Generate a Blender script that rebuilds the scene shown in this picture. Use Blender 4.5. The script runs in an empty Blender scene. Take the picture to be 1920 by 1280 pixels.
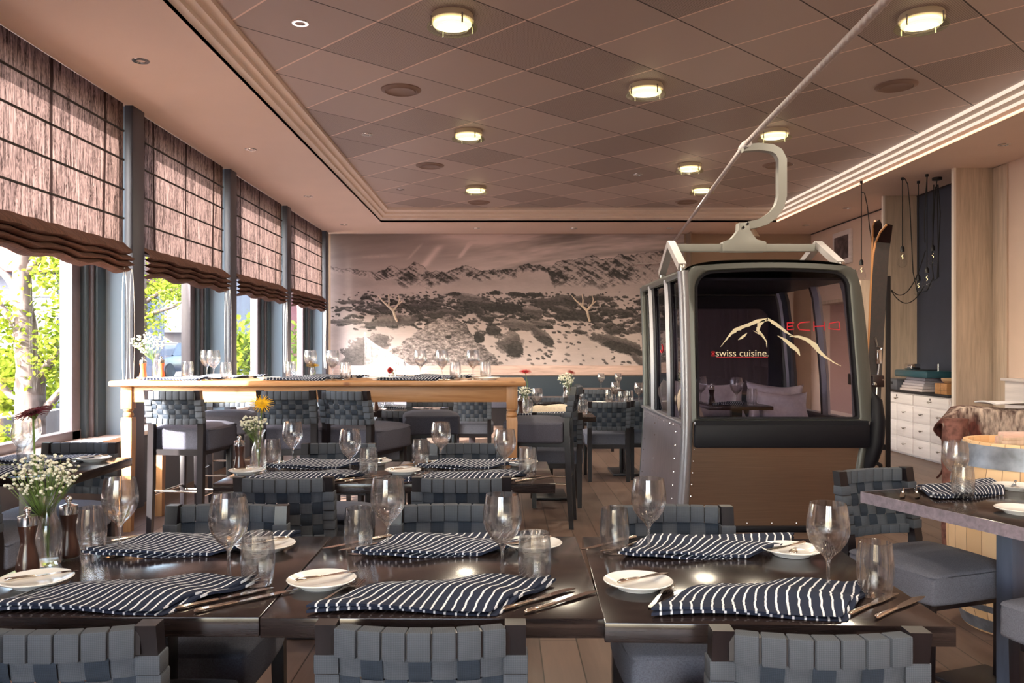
import bpy, bmesh, math, random
import numpy as np
from mathutils import Vector, Matrix, Euler
random.seed(7)
PI = math.pi
S = bpy.context.scene
COL = S.collection

# ---------------------------------------------------------------- camera, world, sun, exposure
F = 1550.0; CX = 942.0; CY = 648.0; EYE = 1.354
cam = bpy.data.cameras.new('camera'); cam_o = bpy.data.objects.new('camera', cam); COL.objects.link(cam_o)
cam_o.location = (0, 0, EYE); cam_o.rotation_euler = (PI/2, 0, 0)
cam.sensor_width = 36; cam.lens = F/1920*36; cam.shift_x = (960-CX)/1920; cam.shift_y = (CY-640)/1920
cam.clip_start = .05; cam.clip_end = 400
S.camera = cam_o
S.view_settings.view_transform = 'Standard'; S.view_settings.look = 'None'
S.view_settings.gamma = 1; S.view_settings.use_curve_mapping = False
S.view_settings.exposure = 1.0
cy = S.cycles
cy.max_bounces = 12; cy.diffuse_bounces = 5; cy.glossy_bounces = 4; cy.transmission_bounces = 10; cy.transparent_max_bounces = 24
cy.caustics_reflective = False; cy.caustics_refractive = False
cy.sample_clamp_indirect = 6; cy.sample_clamp_direct = 30
cy.use_denoising = True
try: cy.denoiser = 'OPENIMAGEDENOISE'
except Exception: pass

w = bpy.data.worlds.new('world'); S.world = w; w.use_nodes = True
nt = w.node_tree; bg = nt.nodes['Background']
sky = nt.nodes.new('ShaderNodeTexSky'); sky.sky_type = 'NISHITA'; sky.sun_disc = False
sky.sun_elevation = math.radians(32); sky.sun_rotation = math.radians(229); sky.air_density = 1.0; sky.dust_density = 2.5; sky.ozone_density = 1
hs = nt.nodes.new('ShaderNodeHueSaturation'); hs.inputs['Saturation'].default_value = .8
nt.links.new(sky.outputs[0], hs.inputs['Color']); nt.links.new(hs.outputs[0], bg.inputs[0])
bg.inputs[1].default_value = 1.3
SUN_DIR = Vector((1, .82, -.66)).normalized()
sun = bpy.data.lights.new('sun', 'SUN'); sun.energy = 27.0; sun.angle = math.radians(.6); sun.color = (1, .93, .84)
sun_o = bpy.data.objects.new('sun', sun); COL.objects.link(sun_o)
sun_o.rotation_euler = SUN_DIR.to_track_quat('-Z', 'Y').to_euler(); sun_o.location = (-12, -8, 12)

LAMP_W = 18.0        # watts of each round ceiling lamp
COVE_W = 10.0

def P(x, y, D):
    return Vector(((x-CX)/F*D, D, EYE-(y-CY)/F*D))

# ---------------------------------------------------------------- object helpers
def tag(o, label=None, cat=None, group=None, kind=None):
    if label: o['label'] = label
    if cat: o['category'] = cat
    if group: o['group'] = group
    if kind: o['kind'] = kind
    return o
def empty(name, loc=(0,0,0), rz=0, label=None, cat=None, group=None):
    o = bpy.data.objects.new(name, None); COL.objects.link(o); o.empty_display_size = .05
    o.location = loc; o.rotation_euler = (0, 0, rz)
    return tag(o, label, cat, group)
def copy_tree(o, parent=None):
    c = o.copy(); COL.objects.link(c); c.parent = parent
    for ch in KIDS.get(o.name, []):
        copy_tree(ch, c)
    return c
KIDS = {}
def dup(proto, loc, rz=0, label=None, group=None, scale=None):
    c = copy_tree(proto); c.location = loc; c.rotation_euler = (0, 0, rz)
    if label: c['label'] = label
    if group: c['group'] = group
    if scale: c.scale = scale
    return c
def setparent(o, p):
    if p is not None:
        o.parent = p; KIDS.setdefault(p.name, []).append(o)
class Proto:
    """first use moves the source itself, later uses copy it"""
    def __init__(s, o): s.o = o; s.used = False
    def put(s, loc, rz=0, label=None, group=None, scale=None):
        if not s.used:
            s.used = True; o = s.o; o.location = loc; o.rotation_euler = (0, 0, rz)
            if label: o['label'] = label
            if group: o['group'] = group
            if scale: o.scale = scale
            s.first = True
            return o
        c = dup(s.o, loc, rz, label, group, scale)
        if not scale: c.scale = (1, 1, 1)
        return c

class MB:
    def __init__(s): s.bm = bmesh.new()
    def _merge(s, t, M=None, mi=0):
        if M is not None: t.transform(M)
        off = len(s.bm.verts)
        vs = [s.bm.verts.new(v.co) for v in t.verts]
        t.verts.index_update()
        for f in t.faces:
            try:
                nf = s.bm.faces.new([vs[v.index] for v in f.verts]); nf.material_index = mi
            except ValueError: pass
        t.free(); return s
    def box(s, x0, x1, y0, y1, z0, z1, r=0, mi=0, seg=2, M=None):
        t = bmesh.new(); bmesh.ops.create_cube(t, size=1)
        for v in t.verts:
            v.co = Vector(((x0+x1)/2+v.co.x*(x1-x0), (y0+y1)/2+v.co.y*(y1-y0), (z0+z1)/2+v.co.z*(z1-z0)))
        if r > 0: bmesh.ops.bevel(t, geom=t.edges[:], offset=r, segments=seg, profile=.5, affect='EDGES')
        return s._merge(t, M, mi)
    def poly(s, pts, mi=0):
        vs = [s.bm.verts.new(p) for p in pts]
        f = s.bm.faces.new(vs); f.material_index = mi; return s
    def prism(s, pts, vec, mi=0, r=0):
        t = bmesh.new(); vec = Vector(vec)
        a = [t.verts.new(Vector(p)) for p in pts]; b = [t.verts.new(Vector(p)+vec) for p in pts]
        n = len(pts); t.faces.new(a[::-1]); t.faces.new(b)
        for i in range(n): t.faces.new((a[i], a[(i+1) % n], b[(i+1) % n], b[i]))
        bmesh.ops.recalc_face_normals(t, faces=t.faces[:])
        if r > 0: bmesh.ops.bevel(t, geom=t.edges[:], offset=r, segments=2, profile=.5, affect='EDGES')
        return s._merge(t, None, mi)
    def lathe(s, prof, c=(0,0,0), seg=24, mi=0, M=None, closed=False):
        t = bmesh.new(); rings = []
        for r, z in prof:
            if r < 1e-6: rings.append([t.verts.new((c[0], c[1], c[2]+z))])
            else: rings.append([t.verts.new((c[0]+r*math.cos(2*PI*k/seg), c[1]+r*math.sin(2*PI*k/seg), c[2]+z)) for k in range(seg)])
        prs = list(zip(rings, rings[1:]))
        if closed: prs.append((rings[-1], rings[0]))
        for A, B in prs:
            for k in range(seg):
                k2 = (k+1) % seg
                q = [A[k % len(A)], A[k2 % len(A)], B[k2 % len(B)], B[k % len(B)]]
                u = []
                for v in q:
                    if v not in u: u.append(v)
                if len(u) > 2:
                    try: t.faces.new(u)
                    except ValueError: pass
        bmesh.ops.recalc_face_normals(t, faces=t.faces[:])
        return s._merge(t, M, mi)
    def tube(s, pts, r, seg=8, mi=0, cap=True, rf=None):
        pts = [Vector(p) for p in pts]; n = len(pts); t = bmesh.new(); rings = []
        up = Vector((0, 0, 1)); prevn = None
        for i, p in enumerate(pts):
            d = (pts[min(i+1, n-1)]-pts[max(i-1, 0)]).normalized()
            if prevn is None:
                a = up if abs(d.z) < .9 else Vector((1, 0, 0))
                nrm = d.cross(a).normalized()
            else:
                nrm = (prevn - d*prevn.dot(d)).normalized()
            prevn = nrm; b = d.cross(nrm)
            rr = r[i] if isinstance(r, (list, tuple)) else r
            ring = []
            for k in range(seg):
                th = 2*PI*k/seg; q = rr*(rf(i, th) if rf else 1)
                ring.append(t.verts.new(p+nrm*math.cos(th)*q+b*math.sin(th)*q))
            rings.append(ring)
        for A, B in zip(rings, rings[1:]):
            for k in range(seg): t.faces.new((A[k], A[(k+1) % seg], B[(k+1) % seg], B[k]))
        if cap: t.faces.new(rings[0][::-1]); t.faces.new(rings[-1])
        return s._merge(t, None, mi)
    def flatbar(s, pts, wds, th, nrm, mi=0):
        """bar following pts; widths across (perpendicular to nrm), thickness th along nrm"""
        pts = [Vector(p) for p in pts]; nrm = Vector(nrm).normalized(); n = len(pts); t = bmesh.new(); R = []
        for i, p in enumerate(pts):
            d = (pts[min(i+1, n-1)]-pts[max(i-1, 0)]).normalized(); sd = d.cross(nrm).normalized()
            wd = (wds[i] if isinstance(wds, (list, tuple)) else wds)/2
            R.append([t.verts.new(q) for q in (p-sd*wd-nrm*th/2, p+sd*wd-nrm*th/2, p+sd*wd+nrm*th/2, p-sd*wd+nrm*th/2)])
        for A, B in zip(R, R[1:]):
            for k in range(4): t.faces.new((A[k], A[(k+1) % 4], B[(k+1) % 4], B[k]))
        t.faces.new(R[0][::-1]); t.faces.new(R[-1])
        bmesh.ops.recalc_face_normals(t, faces=t.faces[:])
        return s._merge(t, None, mi)
    def grid(s, fn, nu, nv, mi=0, M=None):
        t = bmesh.new(); V = [[t.verts.new(fn(i/nu, j/nv)) for j in range(nv+1)] for i in range(nu+1)]
        for i in range(nu):
            for j in range(nv): t.faces.new((V[i][j], V[i+1][j], V[i+1][j+1], V[i][j+1]))
        return s._merge(t, M, mi)
    def slab(s, fn, nu, nv, th, mi=0):
        """solid sheet: fn(u,v) top surface, thickness th downwards (th may be a function)"""
        t = bmesh.new()
        T = [[t.verts.new(fn(i/nu, j/nv)) for j in range(nv+1)] for i in range(nu+1)]
        B = [[t.verts.new(Vector(fn(i/nu, j/nv))-Vector((0, 0, th))) for j in range(nv+1)] for i in range(nu+1)]
        for i in range(nu):
            for j in range(nv):
                t.faces.new((T[i][j], T[i+1][j], T[i+1][j+1], T[i][j+1])); t.faces.new((B[i][j], B[i][j+1], B[i+1][j+1], B[i+1][j]))
        for i in range(nu):
            t.faces.new((T[i][0], B[i][0], B[i+1][0], T[i+1][0])); t.faces.new((T[i][nv], T[i+1][nv], B[i+1][nv], B[i][nv]))
        for j in range(nv):
            t.faces.new((T[0][j], T[0][j+1], B[0][j+1], B[0][j])); t.faces.new((T[nu][j], B[nu][j], B[nu][j+1], T[nu][j+1]))
        bmesh.ops.recalc_face_normals(t, faces=t.faces[:])
        return s._merge(t, None, mi)
    def ball(s, c, r, sub=2, mi=0, sc=(1, 1, 1)):
        t = bmesh.new(); bmesh.ops.create_icosphere(t, subdivisions=sub, radius=r)
        for v in t.verts: v.co = Vector((v.co.x*sc[0]+c[0], v.co.y*sc[1]+c[1], v.co.z*sc[2]+c[2]))
        return s._merge(t, None, mi)
    def build(s, name, mats, parent=None, loc=None, angle=35, smooth=True):
        me = bpy.data.meshes.new(name)
        s.bm.normal_update(); s.bm.to_mesh(me); s.bm.free()
        for m in (mats if isinstance(mats, (list, tuple)) else [mats]): me.materials.append(m)
        if smooth:
            me.polygons.foreach_set('use_smooth', [True]*len(me.polygons))
            me.set_sharp_from_angle(angle=math.radians(angle))
        o = bpy.data.objects.new(name, me); COL.objects.link(o)
        if loc is not None: o.location = loc
        setparent(o, parent)
        return o
def struct(name, mb, m, parent=None, **k):
    o = mb.build(name, m, parent, **k)
    if parent is None: o['kind'] = 'structure'
    return o
def text_mesh(txt, mat, x0, x1, zb, h, y, parent, name, depth=.002):
    cu = bpy.data.curves.new('lettering', 'FONT'); cu.body = txt; cu.extrude = .5*depth
    to = bpy.data.objects.new('lettering', cu); COL.objects.link(to)
    dg = bpy.context.evaluated_depsgraph_get(); dg.update()
    me = bpy.data.meshes.new_from_object(to.evaluated_get(dg)); bpy.data.objects.remove(to); bpy.data.curves.remove(cu)
    co = np.empty(len(me.vertices)*3); me.vertices.foreach_get('co', co); co = co.reshape(-1, 3)
    mn = co.min(0); mx = co.max(0)
    out = np.empty_like(co)
    out[:, 0] = x0+(co[:, 0]-mn[0])/(mx[0]-mn[0])*(x1-x0)
    out[:, 2] = zb+(co[:, 1]-mn[1])/(mx[1]-mn[1])*h
    out[:, 1] = y-co[:, 2]
    me.vertices.foreach_set('co', out.ravel()); me.materials.clear(); me.materials.append(mat)
    o = bpy.data.objects.new(name, me); COL.objects.link(o); setparent(o, parent); return o

# ---------------------------------------------------------------- materials
def nodes(name):
    m = bpy.data.materials.new(name); m.use_nodes = True
    return m, m.node_tree, m.node_tree.nodes['Principled BSDF']
def N(nt, t, **kw):
    n = nt.nodes.new('ShaderNode'+t)
    for k, v in kw.items():
        if k.startswith('i_'): n.inputs[k[2:].replace('_', ' ')].default_value = v
        else: setattr(n, k, v)
    return n
def mathn(nt, op, a, b=None, c=None):
    n = nt.nodes.new('ShaderNodeMath'); n.operation = op
    for i, v in enumerate((a, b, c)):
        if v is None: continue
        if isinstance(v, (int, float)): n.inputs[i].default_value = v
        else: nt.links.new(v, n.inputs[i])
    return n.outputs[0]
def mixc(nt, fac, a, b):
    n = nt.nodes.new('ShaderNodeMix'); n.data_type = 'RGBA'
    for i, v in ((0, fac), (6, a), (7, b)):
        if isinstance(v, (int, float)): n.inputs[i].default_value = v
        elif isinstance(v, tuple): n.inputs[i].default_value = v if len(v) == 4 else (*v, 1)
        else: nt.links.new(v, n.inputs[i])
    return n.outputs[2]
def srgb(r, g, b):
    f = lambda c: (c/255/12.92 if c/255 <= .04045 else ((c/255+.055)/1.055)**2.4)
    return (f(r), f(g), f(b))
def plain(name, c, rough=.5, metal=0, noise=0, nscale=30, bump=0, spec=.5, stretch=None, coat=0):
    m, nt, b = nodes(name)
    b.inputs['Roughness'].default_value = rough; b.inputs['Metallic'].default_value = metal
    b.inputs['Specular IOR Level'].default_value = spec; b.inputs['Coat Weight'].default_value = coat
    b.inputs['Base Color'].default_value = (*c, 1)
    if noise or bump:
        tc = N(nt, 'TexCoord'); mp = N(nt, 'Mapping'); nz = N(nt, 'TexNoise'); nz.inputs['Scale'].default_value = nscale; nz.inputs['Detail'].default_value = 5
        nt.links.new(tc.outputs['Object'], mp.inputs[0]); nt.links.new(mp.outputs[0], nz.inputs['Vector'])
        if stretch: mp.inputs['Scale'].default_value = stretch
        if noise:
            lo = tuple(x*(1-noise) for x in c); hi = tuple(min(1, x*(1+noise)) for x in c)
            rp = N(nt, 'MapRange'); rp.inputs[1].default_value = .3; rp.inputs[2].default_value = .7
            nt.links.new(nz.outputs[0], rp.inputs[0])
            nt.links.new(mixc(nt, rp.outputs[0], lo, hi), b.inputs['Base Color'])
        if bump:
            bp = N(nt, 'Bump'); bp.inputs['Strength'].default_value = min(1, bump); bp.inputs['Distance'].default_value = .002
            nt.links.new(nz.outputs[0], bp.inputs['Height']); nt.links.new(bp.outputs[0], b.inputs['Normal'])
    return m
def schlick(nt, f0=.04, k=.9, p=4.5):
    lw = N(nt, 'LayerWeight'); lw.inputs[0].default_value = .5
    return mathn(nt, 'MULTIPLY_ADD', mathn(nt, 'POWER', lw.outputs['Facing'], p), k, f0)
def thin_glass(name, tint=(1, 1, 1), refl=1.0, rough=0.0):
    m, nt, b = nodes(name); nt.nodes.remove(b); out = nt.nodes['Material Output']
    tr = N(nt, 'BsdfTransparent'); tr.inputs[0].default_value = (*tint, 1)
    gl = N(nt, 'BsdfGlossy'); gl.inputs['Roughness'].default_value = rough
    mx = N(nt, 'MixShader')
    nt.links.new(mathn(nt, 'MULTIPLY', schlick(nt), refl), mx.inputs[0])
    nt.links.new(tr.outputs[0], mx.inputs[1]); nt.links.new(gl.outputs[0], mx.inputs[2]); nt.links.new(mx.outputs[0], out.inputs[0])
    return m
def wood(name, c1, c2, axis=0, scale=1.0, rough=.45, knots=0, coat=0, bump=.15):
    m, nt, b = nodes(name); tc = N(nt, 'TexCoord'); mp = N(nt, 'Mapping')
    sc = [18*scale]*3; sc[axis] = 1.2*scale; mp.inputs['Scale'].default_value = sc
    nz = N(nt, 'TexNoise'); nz.inputs['Scale'].default_value = 2.2; nz.inputs['Detail'].default_value = 8; nz.inputs['Roughness'].default_value = .62; nz.inputs['Distortion'].default_value = .6
    nt.links.new(tc.outputs['Object'], mp.inputs[0]); nt.links.new(mp.outputs[0], nz.inputs['Vector'])
    rp = N(nt, 'MapRange'); rp.inputs[1].default_value = .33; rp.inputs[2].default_value = .67; nt.links.new(nz.outputs[0], rp.inputs[0])
    col = mixc(nt, rp.outputs[0], c1, c2)
    if knots:
        mp2 = N(nt, 'Mapping'); s2 = [3.4]*3; s2[axis] = 2.0; mp2.inputs['Scale'].default_value = s2
        nt.links.new(tc.outputs['Object'], mp2.inputs[0])
        vo = N(nt, 'TexVoronoi'); vo.inputs['Scale'].default_value = 2.0; nt.links.new(mp2.outputs[0], vo.inputs['Vector'])
        k = N(nt, 'MapRange'); k.inputs[1].default_value = .05; k.inputs[2].default_value = .14; k.inputs[3].default_value = .8; k.inputs[4].default_value = 0
        nt.links.new(vo.outputs['Distance'], k.inputs[0])
        col = mixc(nt, k.outputs[0], col, knots)
    nt.links.new(col, b.inputs['Base Color'])
    b.inputs['Roughness'].default_value = rough; b.inputs['Coat Weight'].default_value = coat
    bp = N(nt, 'Bump'); bp.inputs['Strength'].default_value = bump; bp.inputs['Distance'].default_value = .001
    nt.links.new(nz.outputs[0], bp.inputs['Height'])
    if bump: nt.links.new(bp.outputs[0], b.inputs['Normal'])
    return m
def emit(name, c, s):
    m, nt, b = nodes(name); b.inputs['Base Color'].default_value = (*c, 1)
    b.inputs['Emission Color'].default_value = (*c, 1); b.inputs['Emission Strength'].default_value = s; return m

M = {}
M['dark_wood'] = wood('dark_wood', (.004, .003, .005), (.011, .007, .009), axis=2, rough=.35)
M['table_wood'] = wood('table_wood', (.010, .007, .008), (.026, .018, .017), axis=0, scale=2.2, rough=.15, bump=0)
M['table_edge_skylit'] = wood('table_edge_skylit', srgb(112, 102, 114), srgb(140, 128, 140), axis=0, rough=.5)  # pale violet colour stands in for sky light on the table sides
M['post_blue'] = plain('post_blue', srgb(72, 80, 100), .5, noise=.2, nscale=3, stretch=(8, 8, 1))
M['pine'] = wood('pine', (.34, .155, .058), (.47, .25, .115), axis=0, rough=.4, knots=(.17, .055, .02))
M['pine_leg'] = wood('pine_leg', (.36, .17, .066), (.46, .24, .105), axis=2, rough=.4)
M['ash'] = wood('ash', srgb(176, 158, 142), srgb(208, 188, 172), axis=2, scale=.6, rough=.55)
M['whitewash'] = wood('whitewash', srgb(214, 206, 208), srgb(234, 226, 227), axis=1, scale=.5, rough=.55)
M['whitewash_v'] = wood('whitewash_upright', srgb(224, 214, 208), srgb(238, 228, 222), axis=2, scale=.5, rough=.55)
M['dado'] = wood('dado', srgb(190, 160, 150), srgb(225, 195, 186), axis=0, scale=.7, rough=.55)
M['seat'] = plain('seat', srgb(100, 102, 114), .9, noise=.22, nscale=260, bump=.5, spec=.2)
M['seat_dark'] = plain('seat_dark', srgb(78, 78, 90), .9, noise=.25, nscale=260, bump=.5, spec=.2)
def strap(name, c):
    m, nt, b = nodes(name); tc = N(nt, 'TexCoord'); b.inputs['Roughness'].default_value = .8; b.inputs['Specular IOR Level'].default_value = .25
    wv = N(nt, 'TexWave'); wv.inputs['Scale'].default_value = 90; wv.bands_direction = 'X'; nt.links.new(tc.outputs['Object'], wv.inputs['Vector'])
    w2 = N(nt, 'TexWave'); w2.inputs['Scale'].default_value = 90; w2.bands_direction = 'Z'; nt.links.new(tc.outputs['Object'], w2.inputs['Vector'])
    f = mathn(nt, 'MULTIPLY', mathn(nt, 'ADD', wv.outputs['Fac'], w2.outputs['Fac']), .5)
    nt.links.new(mixc(nt, f, tuple(x*.75 for x in c), tuple(x*1.2 for x in c)), b.inputs['Base Color'])
    bp = N(nt, 'Bump'); bp.inputs['Strength'].default_value = .35; bp.inputs['Distance'].default_value = .001
    nt.links.new(f, bp.inputs['Height']); nt.links.new(bp.outputs[0], b.inputs['Normal']); return m
M['strap'] = strap('strap', srgb(76, 81, 90))
M['strap2'] = strap('strap_cross', srgb(46, 54, 66))
M['steel'] = plain('steel', (.62, .60, .58), .16, 1)
M['cutlery'] = plain('cutlery', (.72, .66, .60), .14, 1)
M['chrome'] = plain('chrome', (.75, .75, .76), .12, 1)
M['china'] = plain('china', (.80, .79, .78), .12, coat=.5)
M['black'] = plain('black', (.008, .008, .012), .4)
M['black_rubber'] = plain('black_rubber', (.004, .0045, .009), .55, spec=.3)
M['mill_wood'] = wood('mill_wood', (.022, .008, .006), (.055, .019, .012), axis=2, rough=.3, coat=.4)
M['mill_orange'] = wood('mill_orange', (.45, .10, .03), (.60, .16, .06), axis=2, rough=.35)
def glassmat():
    m, nt, b = nodes('drinking_glass'); nt.nodes.remove(b); out = nt.nodes['Material Output']
    g = N(nt, 'BsdfGlass'); g.inputs['IOR'].default_value = 1.45; g.inputs['Roughness'].default_value = 0
    t = N(nt, 'BsdfTransparent'); mx = N(nt, 'MixShader'); mx.inputs[0].default_value = .72
    t.inputs[0].default_value = (.985, .985, .985, 1); gl = N(nt, 'BsdfGlossy'); gl.inputs['Roughness'].default_value = 0; m2 = N(nt, 'MixShader')
    nt.links.new(schlick(nt, .05, .75, 3), m2.inputs[0]); nt.links.new(t.outputs[0], m2.inputs[1]); nt.links.new(gl.outputs[0], m2.inputs[2])
    nt.links.new(g.outputs[0], mx.inputs[1]); nt.links.new(m2.outputs[0], mx.inputs[2]); nt.links.new(mx.outputs[0], out.inputs[0]); return m
M['glass'] = glassmat()
M['pane'] = thin_glass('window_pane', (.97, .98, .98), .6)
M['tinted'] = thin_glass('tinted_pane', (.50, .48, .56), .9)
M['dark_tint'] = thin_glass('dark_tinted_pane', (.10, .10, .16), .6)
def napkin_mat():
    m, nt, b = nodes('striped_cloth'); tc = N(nt, 'TexCoord'); sp = N(nt, 'SeparateXYZ'); nz = N(nt, 'TexNoise'); nz.inputs['Scale'].default_value = 5
    nt.links.new(tc.outputs['UV'], sp.inputs[0]); nt.links.new(tc.outputs['UV'], nz.inputs['Vector'])
    s = mathn(nt, 'ADD', mathn(nt, 'MULTIPLY', sp.outputs[0], 1.0), mathn(nt, 'MULTIPLY', nz.outputs[0], .03))
    fr = mathn(nt, 'FRACT', mathn(nt, 'MULTIPLY', s, 17.5))
    st = mathn(nt, 'LESS_THAN', fr, .20)
    nt.links.new(mixc(nt, st, srgb(40, 46, 64), srgb(218, 220, 228)), b.inputs['Base Color'])
    n2 = N(nt, 'TexNoise'); n2.inputs['Scale'].default_value = 400; nt.links.new(tc.outputs['Object'], n2.inputs['Vector'])
    bp = N(nt, 'Bump'); bp.inputs['Strength'].default_value = .4; bp.inputs['Distance'].default_value = .001
    nt.links.new(n2.outputs[0], bp.inputs['Height']); nt.links.new(bp.outputs[0], b.inputs['Normal'])
    b.inputs['Roughness'].default_value = .9; b.inputs['Specular IOR Level'].default_value = .15; return m
M['napkin'] = napkin_mat()
# ---------------------------------------------------------------- room shell
SOF = 3.326; CEIL = 3.504; BACK = 14.6; REAR = -3.6
XL = -3.03; XR = 5.45; CXL, CXR, CYB, CYF = -1.94, 4.38, 13.2, -2.6
def floor_mat():
    m, nt, b = nodes('oak_floor'); tc = N(nt, 'TexCoord'); mp = N(nt, 'Mapping'); mp.inputs['Rotation'].default_value = (0, 0, PI/2)
    nt.links.new(tc.outputs['Object'], mp.inputs[0])
    br = N(nt, 'TexBrick'); br.offset = .37; br.inputs['Scale'].default_value = 1; br.inputs['Brick Width'].default_value = 1.9; br.inputs['Row Height'].default_value = .17
    br.inputs['Mortar Size'].default_value = .003; br.inputs['Color1'].default_value = (0, 0, 0, 1); br.inputs['Color2'].default_value = (1, 1, 1, 1); br.inputs['Mortar'].default_value = (.5, .5, .5, 1)
    nt.links.new(mp.outputs[0], br.inputs['Vector'])
    m2 = N(nt, 'Mapping'); m2.inputs['Scale'].default_value = (22, 1.6, 1); nt.links.new(tc.outputs['Object'], m2.inputs[0])
    nz = N(nt, 'TexNoise'); nz.inputs['Scale'].default_value = 1.5; nz.inputs['Detail'].default_value = 8; nz.inputs['Distortion'].default_value = .8; nt.links.new(m2.outputs[0], nz.inputs['Vector'])
    a = mixc(nt, nz.outputs[0], srgb(84, 66, 58), srgb(128, 104, 92)); c = mixc(nt, br.outputs['Color'], srgb(78, 62, 55), srgb(122, 100, 90))
    col = mixc(nt, .5, a, c); col = mixc(nt, br.outputs['Fac'], col, (.03, .018, .012))
    nt.links.new(col, b.inputs['Base Color']); b.inputs['Roughness'].default_value = .42
    bp = N(nt, 'Bump'); bp.inputs['Strength'].default_value = .2; bp.inputs['Distance'].default_value = .002; nt.links.new(nz.outputs[0], bp.inputs['Height']); nt.links.new(bp.outputs[0], b.inputs['Normal'])
    return m
struct('floor', MB().box(-3.6, 5.6, REAR-.1, BACK+.15, -.1, 0), floor_mat(), smooth=False)

def ceil_mat():
    m, nt, b = nodes('ceiling_panels'); tc = N(nt, 'TexCoord'); mp = N(nt, 'Mapping')
    T = .702; ang = math.radians(43.7)
    # rotate so tiles align with axes; origin at a joint crossing
    ox, oy = -.3276, 5.972
    mp.inputs['Rotation'].default_value = (0, 0, -ang)
    c, s = math.cos(-ang), math.sin(-ang)
    rx, ry = ox*c-oy*s, ox*s+oy*c
    mp.inputs['Location'].default_value = (-rx, -ry, 0)
    nt.links.new(tc.outputs['Object'], mp.inputs[0]); sp = N(nt, 'SeparateXYZ'); nt.links.new(mp.outputs[0], sp.inputs[0])
    u = mathn(nt, 'DIVIDE', sp.outputs[0], T); v = mathn(nt, 'DIVIDE', sp.outputs[1], T)
    def joint(q, wd):
        f = mathn(nt, 'FRACT', q); d = mathn(nt, 'MINIMUM', f, mathn(nt, 'SUBTRACT', 1, f)); return mathn(nt, 'LESS_THAN', d, wd)
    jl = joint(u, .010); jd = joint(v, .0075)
    cx = N(nt, 'CombineXYZ'); nt.links.new(mathn(nt, 'FLOOR', u), cx.inputs[0]); nt.links.new(mathn(nt, 'FLOOR', v), cx.inputs[1])
    wn = N(nt, 'TexWhiteNoise'); wn.noise_dimensions = '3D'; nt.links.new(cx.outputs[0], wn.inputs['Vector'])
    base = mixc(nt, wn.outputs['Value'], srgb(178, 164, 160), srgb(198, 182, 177))
    # perforated panels: rows of fine holes
    def dots(q): return mathn(nt, 'GREATER_THAN', mathn(nt, 'SINE', mathn(nt, 'MULTIPLY', q, 2*PI*52)), -.15)
    holes = mathn(nt, 'MULTIPLY', dots(u), dots(v))
    pf = mathn(nt, 'MULTIPLY', holes, mathn(nt, 'LESS_THAN', wn.outputs['Value'], .30))
    base = mixc(nt, mathn(nt, 'MULTIPLY', pf, .75), base, srgb(80, 64, 60))
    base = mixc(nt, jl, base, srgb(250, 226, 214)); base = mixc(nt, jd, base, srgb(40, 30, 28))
    nt.links.new(base, b.inputs['Base Color']); b.inputs['Roughness'].default_value = .5
    return m
struct('ceiling', MB().box(CXL+.05, CXR-.05, CYF-.3, CYB-.2, CEIL, CEIL+.06), ceil_mat(), smooth=False)
soffit_m = plain('soffit_paint', srgb(238, 216, 203), .6, noise=.02, nscale=2)
mb = MB()
mb.box(XL-.5, CXL, REAR, BACK, SOF, SOF+.3); mb.box(CXR, XR+.1, REAR, BACK, SOF, SOF+.3)
mb.box(CXL, CXR, CYB, BACK, SOF, SOF+.3); mb.box(CXL, CXR, REAR, CYF, SOF, SOF+.3)
struct('trim_7', mb, soffit_m, smooth=False)
# stepped cove moulding around the raised panel field
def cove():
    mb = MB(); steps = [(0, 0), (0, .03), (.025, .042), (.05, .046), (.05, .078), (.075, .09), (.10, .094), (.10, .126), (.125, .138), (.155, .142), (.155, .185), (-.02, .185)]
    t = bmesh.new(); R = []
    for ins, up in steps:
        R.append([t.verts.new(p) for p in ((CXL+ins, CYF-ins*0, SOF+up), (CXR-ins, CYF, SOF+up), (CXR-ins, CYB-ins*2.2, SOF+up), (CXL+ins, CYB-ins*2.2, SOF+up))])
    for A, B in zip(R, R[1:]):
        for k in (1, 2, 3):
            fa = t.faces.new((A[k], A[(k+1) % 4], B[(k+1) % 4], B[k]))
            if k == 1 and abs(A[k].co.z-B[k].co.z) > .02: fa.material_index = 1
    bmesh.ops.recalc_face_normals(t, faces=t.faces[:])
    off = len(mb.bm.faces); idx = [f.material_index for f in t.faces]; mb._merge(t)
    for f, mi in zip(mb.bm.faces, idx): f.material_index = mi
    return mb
tr = struct('trim_1', cove(), [plain('cove_paint', srgb(244, 230, 218), .55), emit('cove_added_glow', (1, .84, .70), .42)], angle=20)  # emission added to the right-hand step faces, standing in for window light

# ---------------------------------------------------------------- window wall on the left
PST = [4.35-2.43*3, 4.35-2.43*2, 4.35-2.43, 4.35, 6.78, 9.21, 11.64, 14.20]
pier_m = plain('pier_paint', srgb(128, 148, 166), .5)
post_m = plain('post_paint', srgb(62, 64, 76), .45)
frame_m = plain('frame_paint', srgb(82, 76, 82), .4, noise=.06)
frame_d = plain('frame_dark', srgb(50, 62, 70), .4)
sill_m = plain('sill_stone', srgb(222, 206, 200), .5, noise=.05)
mb = MB().box(-3.5, -3.10, REAR, BACK+.1, -.1, .585, mi=0).box(-3.5, -3.05, REAR, .3, 0, SOF+.01, mi=0)  # second box: unseen solid stretch, added to block sun from behind the camera
for y in PST: mb.box(-3.46, -3.09, y+.03, y+.20, .55, SOF, mi=1, r=.003); mb.box(-3.10, XL, y, y+.22, 0, SOF, mi=2, r=.004)
struct('wall_left', mb, [plain('parapet', srgb(70, 72, 82), .6), pier_m, post_m])
struct('trim_2', MB().box(-3.46, -3.07, REAR, BACK, .585, .622, r=.006), sill_m)
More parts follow.
